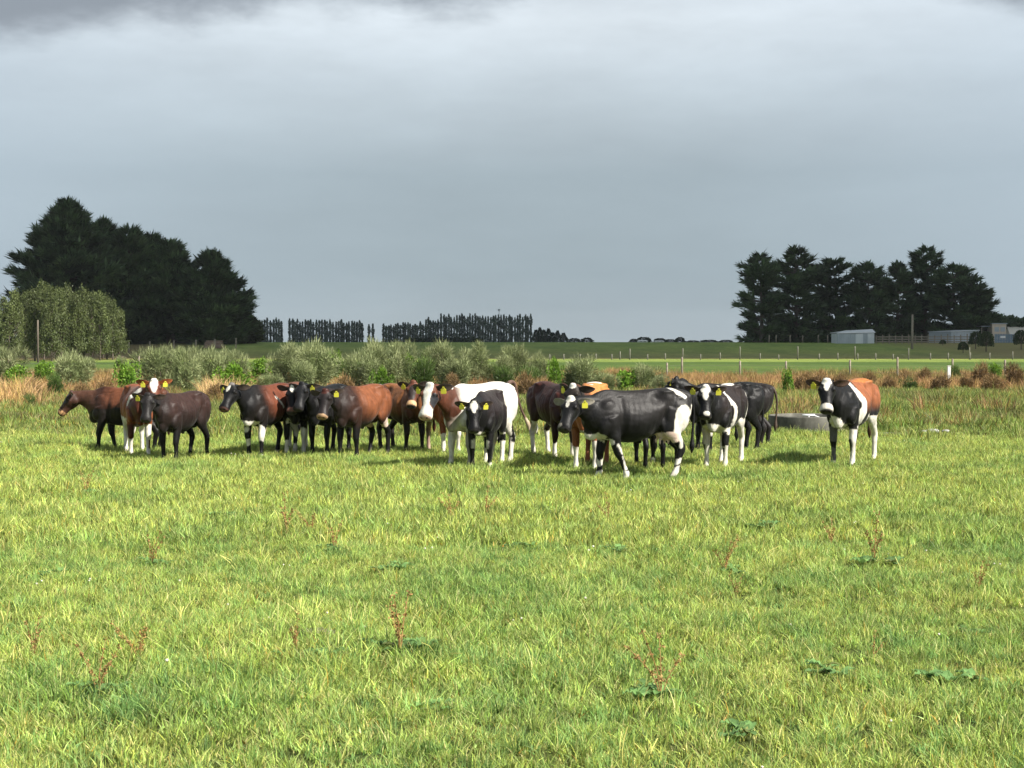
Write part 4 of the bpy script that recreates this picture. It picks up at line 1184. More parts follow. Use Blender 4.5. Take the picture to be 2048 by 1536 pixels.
for i, (px, top, _, D_) in enumerate(eus):
    p = G(px, D_); H = hm(top, D_) - p.z
    root = plant_tree('eucalyptus_tree', EU[i % 5], p, random.uniform(0, 6.28),
        'slender olive green eucalyptus packed into the grove at the left edge', 'tree', 'eucalyptus grove at the left edge', (1.0, 1.0, H / 8.0))

# poplar rows on the skyline
M_POP = leafy('poplar_foliage', (.080, .105, .085), (.12, .15, .12), .3, .1, .7, rnd=.25)
def poplar(seed, H=15.0):
    r = np.random.default_rng(seed)
    V, T, Fq = [], [], []; k = 0
    for i in range(520):
        t = r.uniform(-.05, 1) ; R = 1.0 * (math.sin(min(1, (1.02 - t) * 4.5) * 1.57)) * (.80 + .28 * math.sin(t * 13 + seed)) * r.uniform(.2, 1)
        a = r.uniform(0, 6.28); p = np.array((R * math.cos(a), R * math.sin(a), H * t))
        L = r.uniform(.6, 1.3); w_ = .26
        d = np.array((.2 * math.cos(a), .2 * math.sin(a), 1.0)); s = np.array((-math.sin(a), math.cos(a), 0)) if r.uniform() < .5 else np.array((math.cos(a), math.sin(a), 0))
        V += [p, p + d * L * .5 + s * w_, p + d * L, p + d * L * .5 - s * w_]; c = r.uniform(.6, 1.3); T += [(c, c, c)] * 4
        Fq.append((k, k + 1, k + 2, k + 3)); k += 4
    mb = MB(); mb.tube([(0, 0, -.5), (0, 0, H * .6), (0, 0, H * .95)], [.25, .16, .04], 6)
    return mk_mesh('crown', np.array(V), np.array(Fq), M_POP, False, tint=np.array(T)), mk_mesh('trunk', mb.V, mb.F, M_TRUNK, True)
PO = [poplar(500 + i) for i in range(6)]
pr = random.Random(5)
pops = []
x = 514.0
while x < 729:
    if not (568 < x < 577): pops.append((x, 640 + pr.uniform(-3.5, 3.5) + (x - 516) * .025))
    x += pr.choice((4.6, 5.2, 5.8, 6.4))
pops += [(738, 650), (746, 649)]
x = 767.0
while x < 1067:
    tp = 650 if x < 800 else (648 if x < 850 else (640 if x < 880 else 633))
    pops.append((x, tp + pr.uniform(-4, 4)))
    x += pr.choice((4.2, 4.8, 5.4, 6.0))
DP = 880
for i, (px, top) in enumerate(pops):
    p = G(px, DP + pr.uniform(-14, 14)); H = hm(top, p.y) - p.z
    left = px < 760
    root = plant_tree('poplar_tree', PO[i % 6], p, pr.uniform(0, 6.28),
        'slim leafless looking poplar in the %s row on the far skyline' % ('shorter left' if left else 'taller right'), 'tree', 'poplars in the %s row' % ('left' if left else 'right'), (1, 1, H / 15.0))

# conifer clump right of the poplars, dark hedge, domed trees and far treeline
M_FARD = leafy('far_dark_foliage', (.030, .045, .026), (.050, .066, .036), .1, .05, .8, rnd=.1)
def blob_tree(seed, R, H, n, leaf, mat, cone=False, skirt=.0):
    r = np.random.default_rng(seed)
    V, T, Fq = [], [], []; k = 0
    for i in range(n):
        t = r.uniform(0, 1); a = r.uniform(0, 6.28)
        q = (1 - t) ** .9 if cone else math.sqrt(max(0, 1 - (t * 1.0) ** 2.2))
        rr = R * q * r.uniform(.55, 1.08) * (1 + .12 * math.sin(3 * a + 6 * t + seed))
        p = np.array((rr * math.cos(a), rr * math.sin(a), skirt * H + H * (1 - skirt) * t * .96))
        d = np.array((math.cos(a) * .7, math.sin(a) * .7, r.uniform(-.2, .9))); d /= np.linalg.norm(d)
        s = np.cross(d, r.normal(size=3)); s /= np.linalg.norm(s)
        L = leaf * r.uniform(.6, 1.4)
        V += [p, p + d * L * .5 + s * L * .28, p + d * L, p + d * L * .5 - s * L * .28]; c = r.uniform(.6, 1.35); T += [(c, c, c)] * 4
        Fq.append((k, k + 1, k + 2, k + 3)); k += 4
    mb = MB(); mb.tube([(0, 0, -.4), (0, 0, H * .4), (0, 0, H * .9)], [R * .09, R * .07, R * .02], 7)
    for i in range(6):
        a = i * 1.05; mb.tube([(0, 0, H * (.15 + skirt * .5)), (R * .5 * math.cos(a), R * .5 * math.sin(a), H * .55)], [R * .05, R * .015], 5)
    return mk_mesh('crown', np.array(V), np.array(Fq), mat, False, tint=np.array(T)), mk_mesh('trunk', mb.V, mb.F, M_TRUNK, True)
CN = [blob_tree(520 + i, 3.6, 8.0, 900, 1.1, M_FARD, True) for i in range(2)]
DP2 = 800
for i, (px, top) in enumerate([(1072, 660), (1080, 656), (1088, 660), (1097, 658), (1106, 665), (1115, 662), (1127, 666)]):
    p = G(px, DP2 + i * 3); H = hm(top, p.y) - p.z
    plant_tree('conifer_tree', CN[i % 2], p, i, 'dark conifer in the clump just right of the poplar rows' if i < 6 else 'separate pointed conifer at the right end of the far clump', 'tree', 'conifers right of the poplar rows', (.7, .7, H / 8.0))
DT = [blob_tree(530 + i, 3.4, 3.6, 700, .9, M_FARD) for i in range(2)]
for i, (px, top, hw, lab) in enumerate([(1148, 677, 12, 'left of two small domed trees on the skyline right of the conifers'), (1174, 676, 11, 'right of two small domed trees on the skyline right of the conifers'),
     (1268, 678, 8, 'low dark tree at the left end of the far white farm buildings'), (1287, 675, 14, 'dark domed tree over the far white farm buildings'), (1320, 677, 12, 'dark tree at the right end of the far white farm buildings'),
     (1340, 679, 12, 'flat dark tree beside the far farm buildings'), (1360, 675, 9, 'rounded dark tree standing alone right of the far farm'), (1418, 680, 16, 'low wide far tree in the middle of the right skyline gap'),
     (1385, 681, 12, 'lowest far tree left of the middle of the gap'), (1452, 680, 12, 'small far tree nearer to the right cypress stand'), (1492, 679, 14, 'small far tree touching the right cypress stand')]):
    D_ = 700
    p = G(px, D_); H = hm(top, D_) - p.z; w_ = rx(hw, D_)
    plant_tree('distant_tree', DT[i % 2], p, i * .7, lab, 'tree', 'small trees along the far skyline', (w_ / 3.4, w_ / 3.4, H / 3.6))

# ------------------------------------------------------------------ buildings, fences, trough
def corr(name, c1, c2, sc=30, rough=.5, metal=.3, axis=0):
    m, bb, p, o = new_mat(name)
    tcn = bb.n('ShaderNodeTexCoord').outputs['Object']
    nz = bb.noise(bb.mapping(tcn, (1, 1, .3)), 1.2, 5)
    bb.l(bb.ramp(nz, [(.3, c1), (.7, c2)]), p.inputs['Base Color'])
    p.inputs['Roughness'].default_value = rough; p.inputs['Metallic'].default_value = metal
    return m
M_TIN = corr('galvanised_iron', (.52, .56, .58), (.62, .65, .67), rough=.55, metal=.15)
M_TIND = corr('weathered_blue_grey_iron', (.30, .34, .37), (.38, .42, .45), rough=.6, metal=.1)
M_ROOF = corr('pale_roof_iron', (.78, .79, .80), (.84, .85, .86), rough=.45, metal=.1)
M_DARK = noisy('dark_interior', (.012, .012, .012), (.02, .02, .02), rough=.9)
M_WOOD = noisy('grey_timber', (.20, .17, .13), (.32, .28, .22), 6, .9, .3)
M_WPOST = noisy('pale_concrete_post', (.13, .13, .10), (.19, .18, .14), 8, .85)
M_CREAM = noisy('cream_wall', (.50, .42, .33), (.58, .50, .40), 3, .8)
M_CREAMR = noisy('cream_roof', (.66, .60, .50), (.72, .66, .56), 3, .7)
M_BLUE = noisy('blue_grey_boards', (.12, .18, .24), (.18, .25, .31), 3, .7)
M_WHITE = noisy('white_paint', (.74, .74, .72), (.80, .80, .78), 3, .6)

def corrugated(mb, p0, p1, z0, z1a, z1b, m=0, pitch=.30, amp=.035):
    """vertical corrugated wall from p0 to p1, top height z1a..z1b"""
    p0 = np.array(p0[:2], float); p1 = np.array(p1[:2], float)
    L = np.linalg.norm(p1 - p0); n = max(4, int(L / pitch) * 2)
    d = (p1 - p0) / L; nn = np.array((d[1], -d[0]))
    V, Fc = [], []
    for i in range(n + 1):
        t = i / n; q = p0 + d * L * t + nn * (amp if i % 2 else 0)
        q2 = q - nn * .06
        zt = z1a * (1 - t) + z1b * t
        V += [(q[0], q[1], z0), (q[0], q[1], zt), (q2[0], q2[1], zt), (q2[0], q2[1], z0)]
    for i in range(n):
        a = 4 * i
        Fc += [(a, a + 4, a + 5, a + 1), (a + 1, a + 5, a + 6, a + 2), (a + 2, a + 6, a + 7, a + 3)]
    mb.add(V, Fc, m)

def shed(px0, px1, pxc, D_, top, base, roofdrop, lab, name, mw, mr, open_px=None, depth=6.0):
    """gable or mono shed; pxc = column of the near corner"""
    root = empty(name, G(pxc, D_)); o = root.location
    xl = (px0 - pxc) / F * D_; xr = (px1 - pxc) / F * D_
    H = (base - top) / F * D_
    Hl = H - roofdrop
    dl = depth
    # plan: near corner (0,0), left wall runs back to (xl, dl), right wall to (xr, 1.2)
    A = (0, 0); Bp = (xl * 1.0, dl); Cq = (xr, 1.0); Dq = (xr + xl, dl + 1.0)
    w = MB(); corrugated(w, Bp, A, -.3, Hl * .97, Hl); w.build('wall', mw, root)
    w = MB(); corrugated(w, A, Cq, -.3, Hl, H); w.build('wall', mw, root)
    w = MB(); corrugated(w, Cq, Dq, -.3, H, H); corrugated(w, Dq, Bp, -.3, H, Hl * .97); w.build('wall', mw, root)
    r_ = MB()
    e = .18
    zz = [(A[0], A[1] - e, Hl + .04), (Cq[0] + e, Cq[1] - e, H + .04), (Dq[0] + e, Dq[1] + e, H + .07), (Bp[0] - e, Bp[1] + e, Hl * .97 + .06)]
    V = zz + [(a, b_, c + .09) for a, b_, c in zz]
    r_.add(V, [(0, 3, 2, 1), (4, 5, 6, 7), (0, 1, 5, 4), (1, 2, 6, 5), (2, 3, 7, 6), (3, 0, 4, 7)])
    r_.build('roof', mr, root)
    if open_px:
        a, b_ = [(q - pxc) / F * D_ for q in open_px]
        d_ = MB(); t0, t1 = a / xr, b_ / xr
        hh = H * .72
        d_.box(((a + b_) / 2, (t0 + t1) / 2 * 1.0 - .06, hh / 2 - .1), (b_ - a, .05, hh), math.atan2(1.0, xr)); d_.build('door', M_DARK, root)
    tag(root, lab, 'shed')
    return root
# small shed in front of the right stand: dark left wall, light right wall, near-white roof rising to the right
def gable_shed():
    D_ = 252; root = empty('shed', G(1674, D_)); s = D_ / F
    W1, W2, H0, H1 = 37 * s, 76 * s, 19.5 * s, 27 * s
    w = MB(); corrugated(w, (0, 0), (W1, .0), -.4, H0, H0 + .0); w.build('wall', M_TIND, root)
    w = MB(); corrugated(w, (W1, 0), (W2, .6), -.4, H0, H0 + .12); w.build('wall', M_TIN, root)
    w = MB(); corrugated(w, (W2, .6), (W2 + .2, 5.2), -.4, H0, H1); corrugated(w, (W2 + .2, 5.2), (0, 4.6), -.4, H1, H0); corrugated(w, (0, 4.6), (0, 0), -.4, H0, H0); w.build('wall', M_TIN, root)
    r_ = MB()
    zz = [(-.15, -.2, H0 + .06), (W2 + .15, .4, H0 + .18), (W2 + .25, 3.0, H1 + .10), (W1 * .7, 3.0, H1 - .12)]
    V = zz + [(a, b_, c + .08) for a, b_, c in zz]
    r_.add(V, [(0, 3, 2, 1), (4, 5, 6, 7), (0, 1, 5, 4), (1, 2, 6, 5), (2, 3, 7, 6), (3, 0, 4, 7)])
    zz = [(W1 * .7, 3.003, H1 - .12), (W2 + .25, 3.003, H1 + .10), (W2 + .35, 5.5, H0 + .2), (-.15, 5.0, H0 + .1)]
    V = zz + [(a, b_, c + .08) for a, b_, c in zz]
    r_.add(V, [(0, 3, 2, 1), (4, 5, 6, 7), (0, 1, 5, 4), (1, 2, 6, 5), (2, 3, 7, 6), (3, 0, 4, 7)])
    r_.build('roof', M_ROOF, root)
    d_ = MB(); d_.box((W1 + 20 * s, .28, .8), (.75, .10, 1.7), .1); d_.build('door', M_TIND, root)
    tag(root, 'small grey iron shed with a near white roof below the right cypress stand', 'shed')
gable_shed()
shed(1870, 1960, 1902, 262, 651.5, 675.5, .25, 'long blue grey iron shed to the right of the power pole', 'shed', M_TIND, M_TIN, depth=4)
# open dark lean-to and cream building beside it
root = empty('farm_building', G(1984, 266)); s = 266 / F
w = MB(); w.box((14 * s, 1.5, 1.65), (28 * s, 3.0, 3.3 - .0)); w.build('wall', M_CREAM, root)
w = MB(); w.box((9 * s, -.02, 2.35), (9 * s, .06, .8)); w.build('window', M_TIND, root)
w = MB(); w.box((21 * s, -.02, 2.35), (9 * s, .06, .8)); w.build('window', M_TIND, root)
w = MB(); w.box((14 * s, 1.5, 3.38), (31 * s, 3.3, .14)); w.build('roof', M_TIND, root)
tag(root, 'brown cream block building with two windows above the blue yard fence', 'building')
root = empty('lean_to', G(1961, 267)); 
w = MB(); w.box((11 * s, 2.2, 1.4), (20 * s, .2, 2.8)); w.build('wall', M_DARK, root)
w = MB()
for xx in (.2, 1.9): w.box((xx, .1, 1.4), (.12, .12, 2.8))
w.build('post', M_WOOD, root)
w = MB(); w.box((11 * s, 1.2, 2.9), (21 * s, 2.6, .12)); w.build('roof', M_TIND, root)
tag(root, 'open dark lean-to between the blue grey shed and the cream block building', 'shed')
root = empty('board_fence', G(1990, 258)); s = 258 / F
w = MB()
for i in range(14): w.box((i * 42 * s / 13, 0, .75), (.22, .03, 1.5)) 
w.build('board', M_BLUE, root)
w = MB(); w.box((21 * s, -.03, 1.2), (44 * s, .03, .1)); w.box((21 * s, -.03, .4), (44 * s, .03, .1)); w.build('rail', M_BLUE, root)
w = MB(); w.box((15 * s, -.06, 1.0), (10 * s, .03, .35)); w.build('sign_board', M_WHITE, root)
tag(root, 'blue grey board fence with a blank white panel near the right edge', 'fence')
# cream roofed sheds seen low between the trees, house roof at the right edge, far farm
def house(px0, px1, D_, top, base, lab, wallm, roofm, eave=.45):
    root = empty('farm_house', G((px0 + px1) / 2, D_)); s = D_ / F
    Wd = (px1 - px0) * s; H = (HY - top) * s + CAMZ - root.location.z; ez = H * eave
    w = MB(); w.box((0, 3, ez / 2 - .2), (Wd * .94, 6, ez + .4)); w.build('wall', wallm, root)
    V = [(-Wd / 2, -.4, ez), (Wd / 2, -.4, ez), (Wd / 2, 6.4, ez), (-Wd / 2, 6.4, ez), (-Wd * .40, 3, H), (Wd * .40, 3, H)]
    w = MB(); w.add(V, [(0, 3, 2, 1), (0, 1, 5, 4), (2, 3, 4, 5), (1, 2, 5), (3, 0, 4)]); w.build('roof', roofm, root)
    w = MB(); w.box((-Wd * .2, -.03, ez * .55), (Wd * .12, .06, ez * .4)); w.box((Wd * .2, -.03, ez * .55), (Wd * .12, .06, ez * .4)); w.build('window', M_DARK, root)
    tag(root, lab, 'house'); return root
house(1834, 1871, 300, 665, 678, 'low cream roofed building seen between the power pole and the blue grey shed', M_WHITE, M_CREAMR, .5)
house(2018, 2075, 285, 653, 684, 'house with a cream roof cut by the right edge of the photo', M_CREAM, M_CREAMR, .5)
house(1276, 1296, 690, 680, 684, 'left of the far white farm buildings under the domed tree', M_WHITE, M_WHITE, .5)
house(1310, 1329, 690, 681, 684, 'right of the far white farm buildings on the skyline', M_WHITE, M_WHITE, .5)
house(1142, 1152, 780, 682, 684, 'tiny pale building between the two small domed skyline trees', M_WHITE, M_WHITE, .5)

# hedges
def hedge(px0, px1, D_, top, lab, mat, depth=3, leaf=.5, n=2500, wave=.12, seed=1):
    root = G((px0 + px1) / 2, D_); s = D_ / F
    r = np.random.default_rng(seed)
    Wd = (px1 - px0) * s; H = (HY - top) * s + CAMZ - root.z
    V, T, Fq = [], [], []; k = 0
    for i in range(n):
        x = r.uniform(-.5, .5) * Wd; z = H * r.uniform(0, 1) * (1 + wave * math.sin(x * 1.1 + seed) * math.sin(x * .37 + 1)); y = (r.uniform(-.5, .5)) * depth
        p = np.array((x, y, z)); d = np.array((r.normal(0, .5), -.4 + r.normal(0, .4), r.normal(.3, .5))); d /= np.linalg.norm(d)
        sd = np.cross(d, r.normal(size=3)); sd /= np.linalg.norm(sd); L = leaf * r.uniform(.6, 1.4)
        V += [p, p + d * L * .5 + sd * L * .3, p + d * L, p + d * L * .5 - sd * L * .3]; c = r.uniform(.6, 1.3); T += [(c, c, c)] * 4
        Fq.append((k, k + 1, k + 2, k + 3)); k += 4
    o = link('hedge', mk_mesh('hedge', np.array(V), np.array(Fq), mat, False, tint=np.array(T)), None, root)
    tag(o, lab, 'hedge')
hedge(812, 962, 840, 678, 'long low dark hedge along the foot of the right poplar row', M_FARD, leaf=1.4, n=2500, wave=.06)
hedge(1965, 2075, 290, 638, 'tall dark green hedge behind the cream block building at the right edge', M_CYP, depth=4, leaf=.8, n=9000, wave=.10, seed=3)

hedge(1496, 1985, 292, 655, 'dark undergrowth hedge closing the gaps behind the right cypress trunks', M_CYP, depth=3, leaf=.8, n=16000, wave=.35, seed=5)
# small trees on the right slope
M_GARD = leafy('garden_tree_foliage', (.045, .070, .026), (.07, .10, .035), 1.2, .2, .6, rnd=.15)
def garden(px, top, gr_D, hw, lab, seed):
    p = G(px, gr_D); H = hm(top, gr_D) - p.z; w_ = rx(hw, gr_D)
    me = blob_tree(seed, 1.0, 2.0, 1500, .22, M_GARD, False, .28)
    plant_tree('small_tree', me, p, seed, lab, 'tree', 'small round headed trees on the right slope', (w_, w_, H / 2.0))
garden(1951, 664, 226, 12, 'round headed small tree nearest the blue grey shed', 600)
garden(1972, 665, 216, 14, 'round headed small tree lowest on the slope, right of its neighbour', 601)
garden(2042, 661, 224, 14, 'round headed small tree at the right edge of the photo', 602)
garden(1926, 684, 212, 9, 'low spreading bush on the slope below the blue grey shed', 603)
garden(1885, 680, 240, 6, 'tiny round bush beside the yard rails', 604)

# power poles
def pole(px, D_, top, lab, r0=.16, arm=False, mat=None):
    p = G(px, D_); H = hm(top, D_) - p.z
    mb = MB(); mb.tube([(0, 0, -.5), (0, 0, H * .5), (0.02, 0, H)], [r0, r0 * .9, r0 * .75], 10)
    root = empty('power_pole', p)
    mb.build('post', mat or M_WOOD, root, True)
    if arm:
        mb = MB(); mb.box((0, -.14, H - .35), (1.5, .10, .12)); mb.build('cross_arm', M_WOOD, root)
        for x in (-.6, .6):
            mb = MB(); mb.tube([(x, -.14, H - .29), (x, -.14, H - .12)], [.05, .04], 8); mb.build('insulator', M_WHITE, root)
    tag(root, lab, 'pole')
pole(1824, 226, 629, 'wooden power pole standing before the right cypress stand', .20)
pole(76, 150, 640, 'brown wooden pole in front of the eucalyptus grove', .11, mat=M_TRUNK)
# lattice mast far behind the poplars
p = G(998, 900); H = hm(621, 900) - p.z
mb = MB()
for a in range(3):
    x, y = .5 * math.cos(a * 2.09), .5 * math.sin(a * 2.09); mb.tube([(x, y, 0), (x * .8, y * .8, H)], [.07, .06], 5)
for i in range(18):
    z = H * i / 18
    for a in range(3):
        x, y = .47 * math.cos(a * 2.09), .47 * math.sin(a * 2.09); x2, y2 = .47 * math.cos(a * 2.09 + 2.09), .47 * math.sin(a * 2.09 + 2.09)
        mb.tube([(x, y, z), (x2, y2, z + H / 18)], [.04, .04], 4)
root = empty('lattice_mast', p); mb.build('tower', M_TIN, root)
mb = MB(); mb.box((0, 0, H + .3), (1.5, .5, 1.2)); mb.build('antenna', M_TIN, root)
tag(root, 'thin lattice mast rising above the right poplar row', 'mast')

# fences
def fence(posts, lab, wires, mat, wmat, pr_=.06, name='wire_fence'):
    """posts: (px, D, height)"""
    p0 = G(posts[0][0], posts[0][1]); root = empty(name, p0)
    for px, D_, h in posts:
        q = G(px, D_); mb = MB(); mb.tube([(0, 0, -.3), (0, 0, h * .97), (0, 0, h)], [pr_, pr_, pr_ * .6], 8)
        mb.build('post', mat, root, True, q - p0)
    for z in wires:
        pts = [G(px, D_) - p0 + Vector((0, -.07, z)) for px, D_, h in posts]
        mb = MB(); mb.tube([tuple(v) for v in pts], [.006] * len(pts), 4); mb.build('wire', wmat, root)
    tag(root, lab, 'fence')
M_WIRE = noisy('fence_wire', (.10, .10, .09), (.15, .14, .13), rough=.7)
D_ = 174
ps = []
for px, h in [(1100, .8), (1130, .9), (1160, .8), (1190, .9), (1225, .9), (1241, 1.2), (1257, 2.0), (1297, .95), (1332, 1.0), (1365, 2.0), (1404, .9), (1441, 1.1), (1477, 2.1), (1520, 1.0), (1556, .9), (1593, 2.1), (1636, .9), (1676, 1.1), (1712, 2.2), (1718, 1.1),
              (1753, 1.1), (1787, 1.0), (1820, 2.1), (1863, 1.1), (1899, 1.0), (1938, 2.3), (1942, 1.2), (1980, 1.2), (2023, 1.2), (2060, 1.2)]:
    ps.append((px + random.uniform(-3, 3), D_, h * (.74 if h < 1.5 else .70) * random.uniform(.88, 1.1)))
fence(ps, 'wire fence with pale posts along the foot of the far green bank', (.3, .55), M_WPOST, M_WIRE, .075)
fence([(1334, 84, .9), (1364, 84, 1.25), (1480, 83, 1.0), (1572, 82, 1.0), (1700, 81, 1.1), (1795, 80, 1.25), (1905, 79, 1.15), (2010, 78, 1.1), (2080, 78, 1.1)], 'thin wire fence with dark posts through the dry grass at the right', (.4, .75), M_WOOD, M_WIRE, .055)
fence([(278, 82, 1.3), (130, 84, 1.2), (20, 84, 1.2), (-60, 85, 1.2)], 'thin wire fence behind the shrubs at the left', (.45, .85), M_WOOD, M_WIRE, .06)
q = G(1898, 74.5); mb = MB(); mb.box((0, 0, .35), (.14, .14, 1.0)); mb.box((0, 0, .86), (.17, .17, .03)); o = mb.build('marker_post', M_WHITE, None, False, q)
tag(o, 'white square post standing in the dry grass right of the lone cow', 'post')
fence([(px, 205 + i * 3, 1.5) for i, px in enumerate((258, 300, 348, 392, 430, 472))], 'weathered post fence along the foot of the left cypresses', (.5, .9, 1.2), M_WOOD, M_WIRE, .10)
fence([(px, 262, 1.35) for px in (1538, 1552, 1580, 1605, 1636, 1655)], 'grey post fence left of the small shed under the cypresses', (.5, .9), M_WOOD, M_WIRE, .10)
# timber yard rails between the sheds
root = empty('yard_rails', G(1752, 250)); p0 = root.location.copy(); s = 250 / F
for i, px in enumerate(range(1752, 1990, 13)):
    q = G(px, 250) - p0; mb = MB(); mb.box((0, 0, .65), (.14, .14, 1.5 + .2 * ((i * 7) % 3))); mb.build('post', M_WOOD, root, False, q)
for z in (.35, .75, 1.15):
    mb = MB(); mb.box((118 * s, -.1, z), (232 * s, .04, .16)); mb.build('rail', M_WOOD, root)
tag(root, 'weathered timber stockyard rails running between the two sheds', 'fence')

# collapsed timber or log pile and sand mound at the foot of the left trees
root = empty('log_pile', G(428, 220), .1, .62)
rr = random.Random(3)
for lay in range(5):
    for k in range(5 - lay):
        y = (k - (4 - lay) / 2) * .42; z = .22 + lay * .36
        mb = MB(); L = 2.4 - .12 * lay; mb.tube([(-L + rr.uniform(-.2, .2), y, z), (0, y, z), (L + rr.uniform(-.2, .2), y, z)], [.2, .21, .2], 10); mb.build('log', M_WOODP if 'M_WOODP' in globals() else noisy('pale_log', (.16, .11, .08), (.26, .19, .14), 5, .9, .3), root)
        M_WOODP = bpy.data.materials['pale_log']
tag(root, 'grey brown log pile at the foot of the right hand left stand cypress', 'log pile')
v, f = ellipsoid((0, 0, 0), (1.0, .6, .30), 20, 10)
v = v + .05 * wob(v, 5, 3)[:, None]
o = link('sand_mound', mk_mesh('sand_mound', v, f, noisy('sand', (.50, .36, .20), (.60, .45, .27), 4, .95), True), None, G(238, 186))
tag(o, 'small sandy mound on the green field right of the eucalyptus grove', 'mound')

# round concrete water trough
def trough():
    p = G(1618, 34.2); root = empty('water_trough', p)
    m, bb, pr2, o = new_mat('trough_concrete')
    tcn = bb.n('ShaderNodeTexCoord').outputs['Object']
    n1 = bb.noise(bb.mapping(tcn, (1, 1, .35)), 3.0, 5, .6); n2 = bb.noise(tcn, 18, 3)
    c = bb.ramp(n1, [(.35, (.055, .052, .04)), (.65, (.16, .155, .13))])
    c = bb.mix(1.0, c, bb.ramp(n2, [(.3, .85), (.7, 1.1)]), 'MULTIPLY')
    bb.l(c, pr2.inputs['Base Color']); pr2.inputs['Roughness'].default_value = .9
    R, t, H = .91, .075, .40
    n = 56; V, Fc = [], []
    prof = [(R - .01, -.1), (R, .05), (R, H - .03), (R - .012, H), (R - t + .012, H), (R - t, H - .02), (R - t - .03, .08)]
    for i in range(n):
        a = 2 * math.pi * i / n
        for q, z in prof: V.append((q * math.cos(a), q * math.sin(a), z))
    k = len(prof)
    for i in range(n):
        for j in range(k - 1):
            Fc.append((i * k + j, ((i + 1) % n) * k + j, ((i + 1) % n) * k + j + 1, i * k + j + 1))
    link('basin', mk_mesh('basin', V, Fc, m, True), root)
    wv = [(( R - t - .008) * math.cos(2 * math.pi * i / n), (R - t - .008) * math.sin(2 * math.pi * i / n), H - .07) for i in range(n)]
    mw, bb, pw, o = new_mat('trough_water'); pw.inputs['Base Color'].default_value = (.02, .03, .025, 1); pw.inputs['Roughness'].default_value = .05; pw.inputs['Metallic'].default_value = 0
    link('water', mk_mesh('trough_water', wv, [tuple(range(n))], mw), root)
    mb = MB(); mb.tube([(-.15, -.78, H - .12), (-.15, -.78, H + .035)], [.02, .02], 8); mb.tube([(-.30, -.80, H + .035), (-.02, -.78, H + .04)], [.022, .022], 8); mb.tube([(-.05, -.76, H + .035), (.13, -.55, H - .02)], [.010, .010], 6)
    mb.build('float_valve', M_ROOF, root, True)
    tag(root, 'low round concrete water trough in the grass beside the lone cow', 'trough')
trough()
# muddy wet strip by the trough
mb = MB()
rr = random.Random(4)
n = 40; V = []
cx = G(1830, 33.3)
for i in range(n):
    a = 2 * math.pi * i / n; q = 1 + .15 * math.sin(3 * a + 1) + .08 * math.sin(7 * a)
    x, y = 1.05 * q * math.cos(a), .20 * q * math.sin(a)
    V.append((x, y, float(hgt(cx.x + x, cx.y + y)) - cx.z + .012))
me = mk_mesh('mud', V, [tuple(range(n))], noisy('wet_mud', (.10, .10, .09), (.22, .22, .20), 4, .35, .3, spec=.5))
tag(link('mud', me, None, cx), kind='structure')
for i, (px, gr, r0, lab) in enumerate([(1866, 871, .13, 'pale stone lying on the muddy strip right of the lone cow'), (1893, 872, .07, 'smaller pale stone at the right end of the muddy strip'), (1850, 873, .07, 'smaller pale stone at the left of the big one on the mud')]):
    v, f = ellipsoid((0, 0, 0), (r0 * 1.3, r0, r0 * .55), 14, 8); v = v * (1 + .12 * wob(v, 20, i + 3)[:, None])
    p = G(px, 33.25); p.z += .04
    tag(link('stone', mk_mesh('stone', v, f, noisy('pale_stone', (.27, .27, .25), (.36, .36, .33), 9, .8, .3), True), None, p), lab, 'stone', 'pale stones on the mud')
# grey stones and a pale rock heap in front of the dry strip at the left
cx = G(62, 57)
n = 36
V = []
for i in range(n):
    a = 2 * math.pi * i / n; q = 1 + .2 * math.sin(3 * a + 1) + .1 * math.sin(7 * a)
    x, y = 1.1 * q * math.cos(a), .5 * q * math.sin(a); V.append((x, y, float(hgt(cx.x + x, cx.y + y)) - cx.z + .02))
tag(link('puddle', mk_mesh('puddle', V, [tuple(range(n))], noisy('still_water', (.05, .055, .06), (.08, .085, .09), 2, .08, 0, spec=.6)), None, cx), kind='structure')
v, f = ellipsoid((0, 0, 0), (.32, .25, .22), 16, 10); v = v * (1 + .12 * wob(v, 9, 8)[:, None]); p = G(52, 56.2); p.z += .12
tag(link('stone', mk_mesh('stone', v, f, noisy('cream_stone', (.48, .45, .34), (.6, .56, .42), 9, .85, .3), True), None, p), 'cream rounded rock at the edge of the dry grass near the left edge', 'stone')

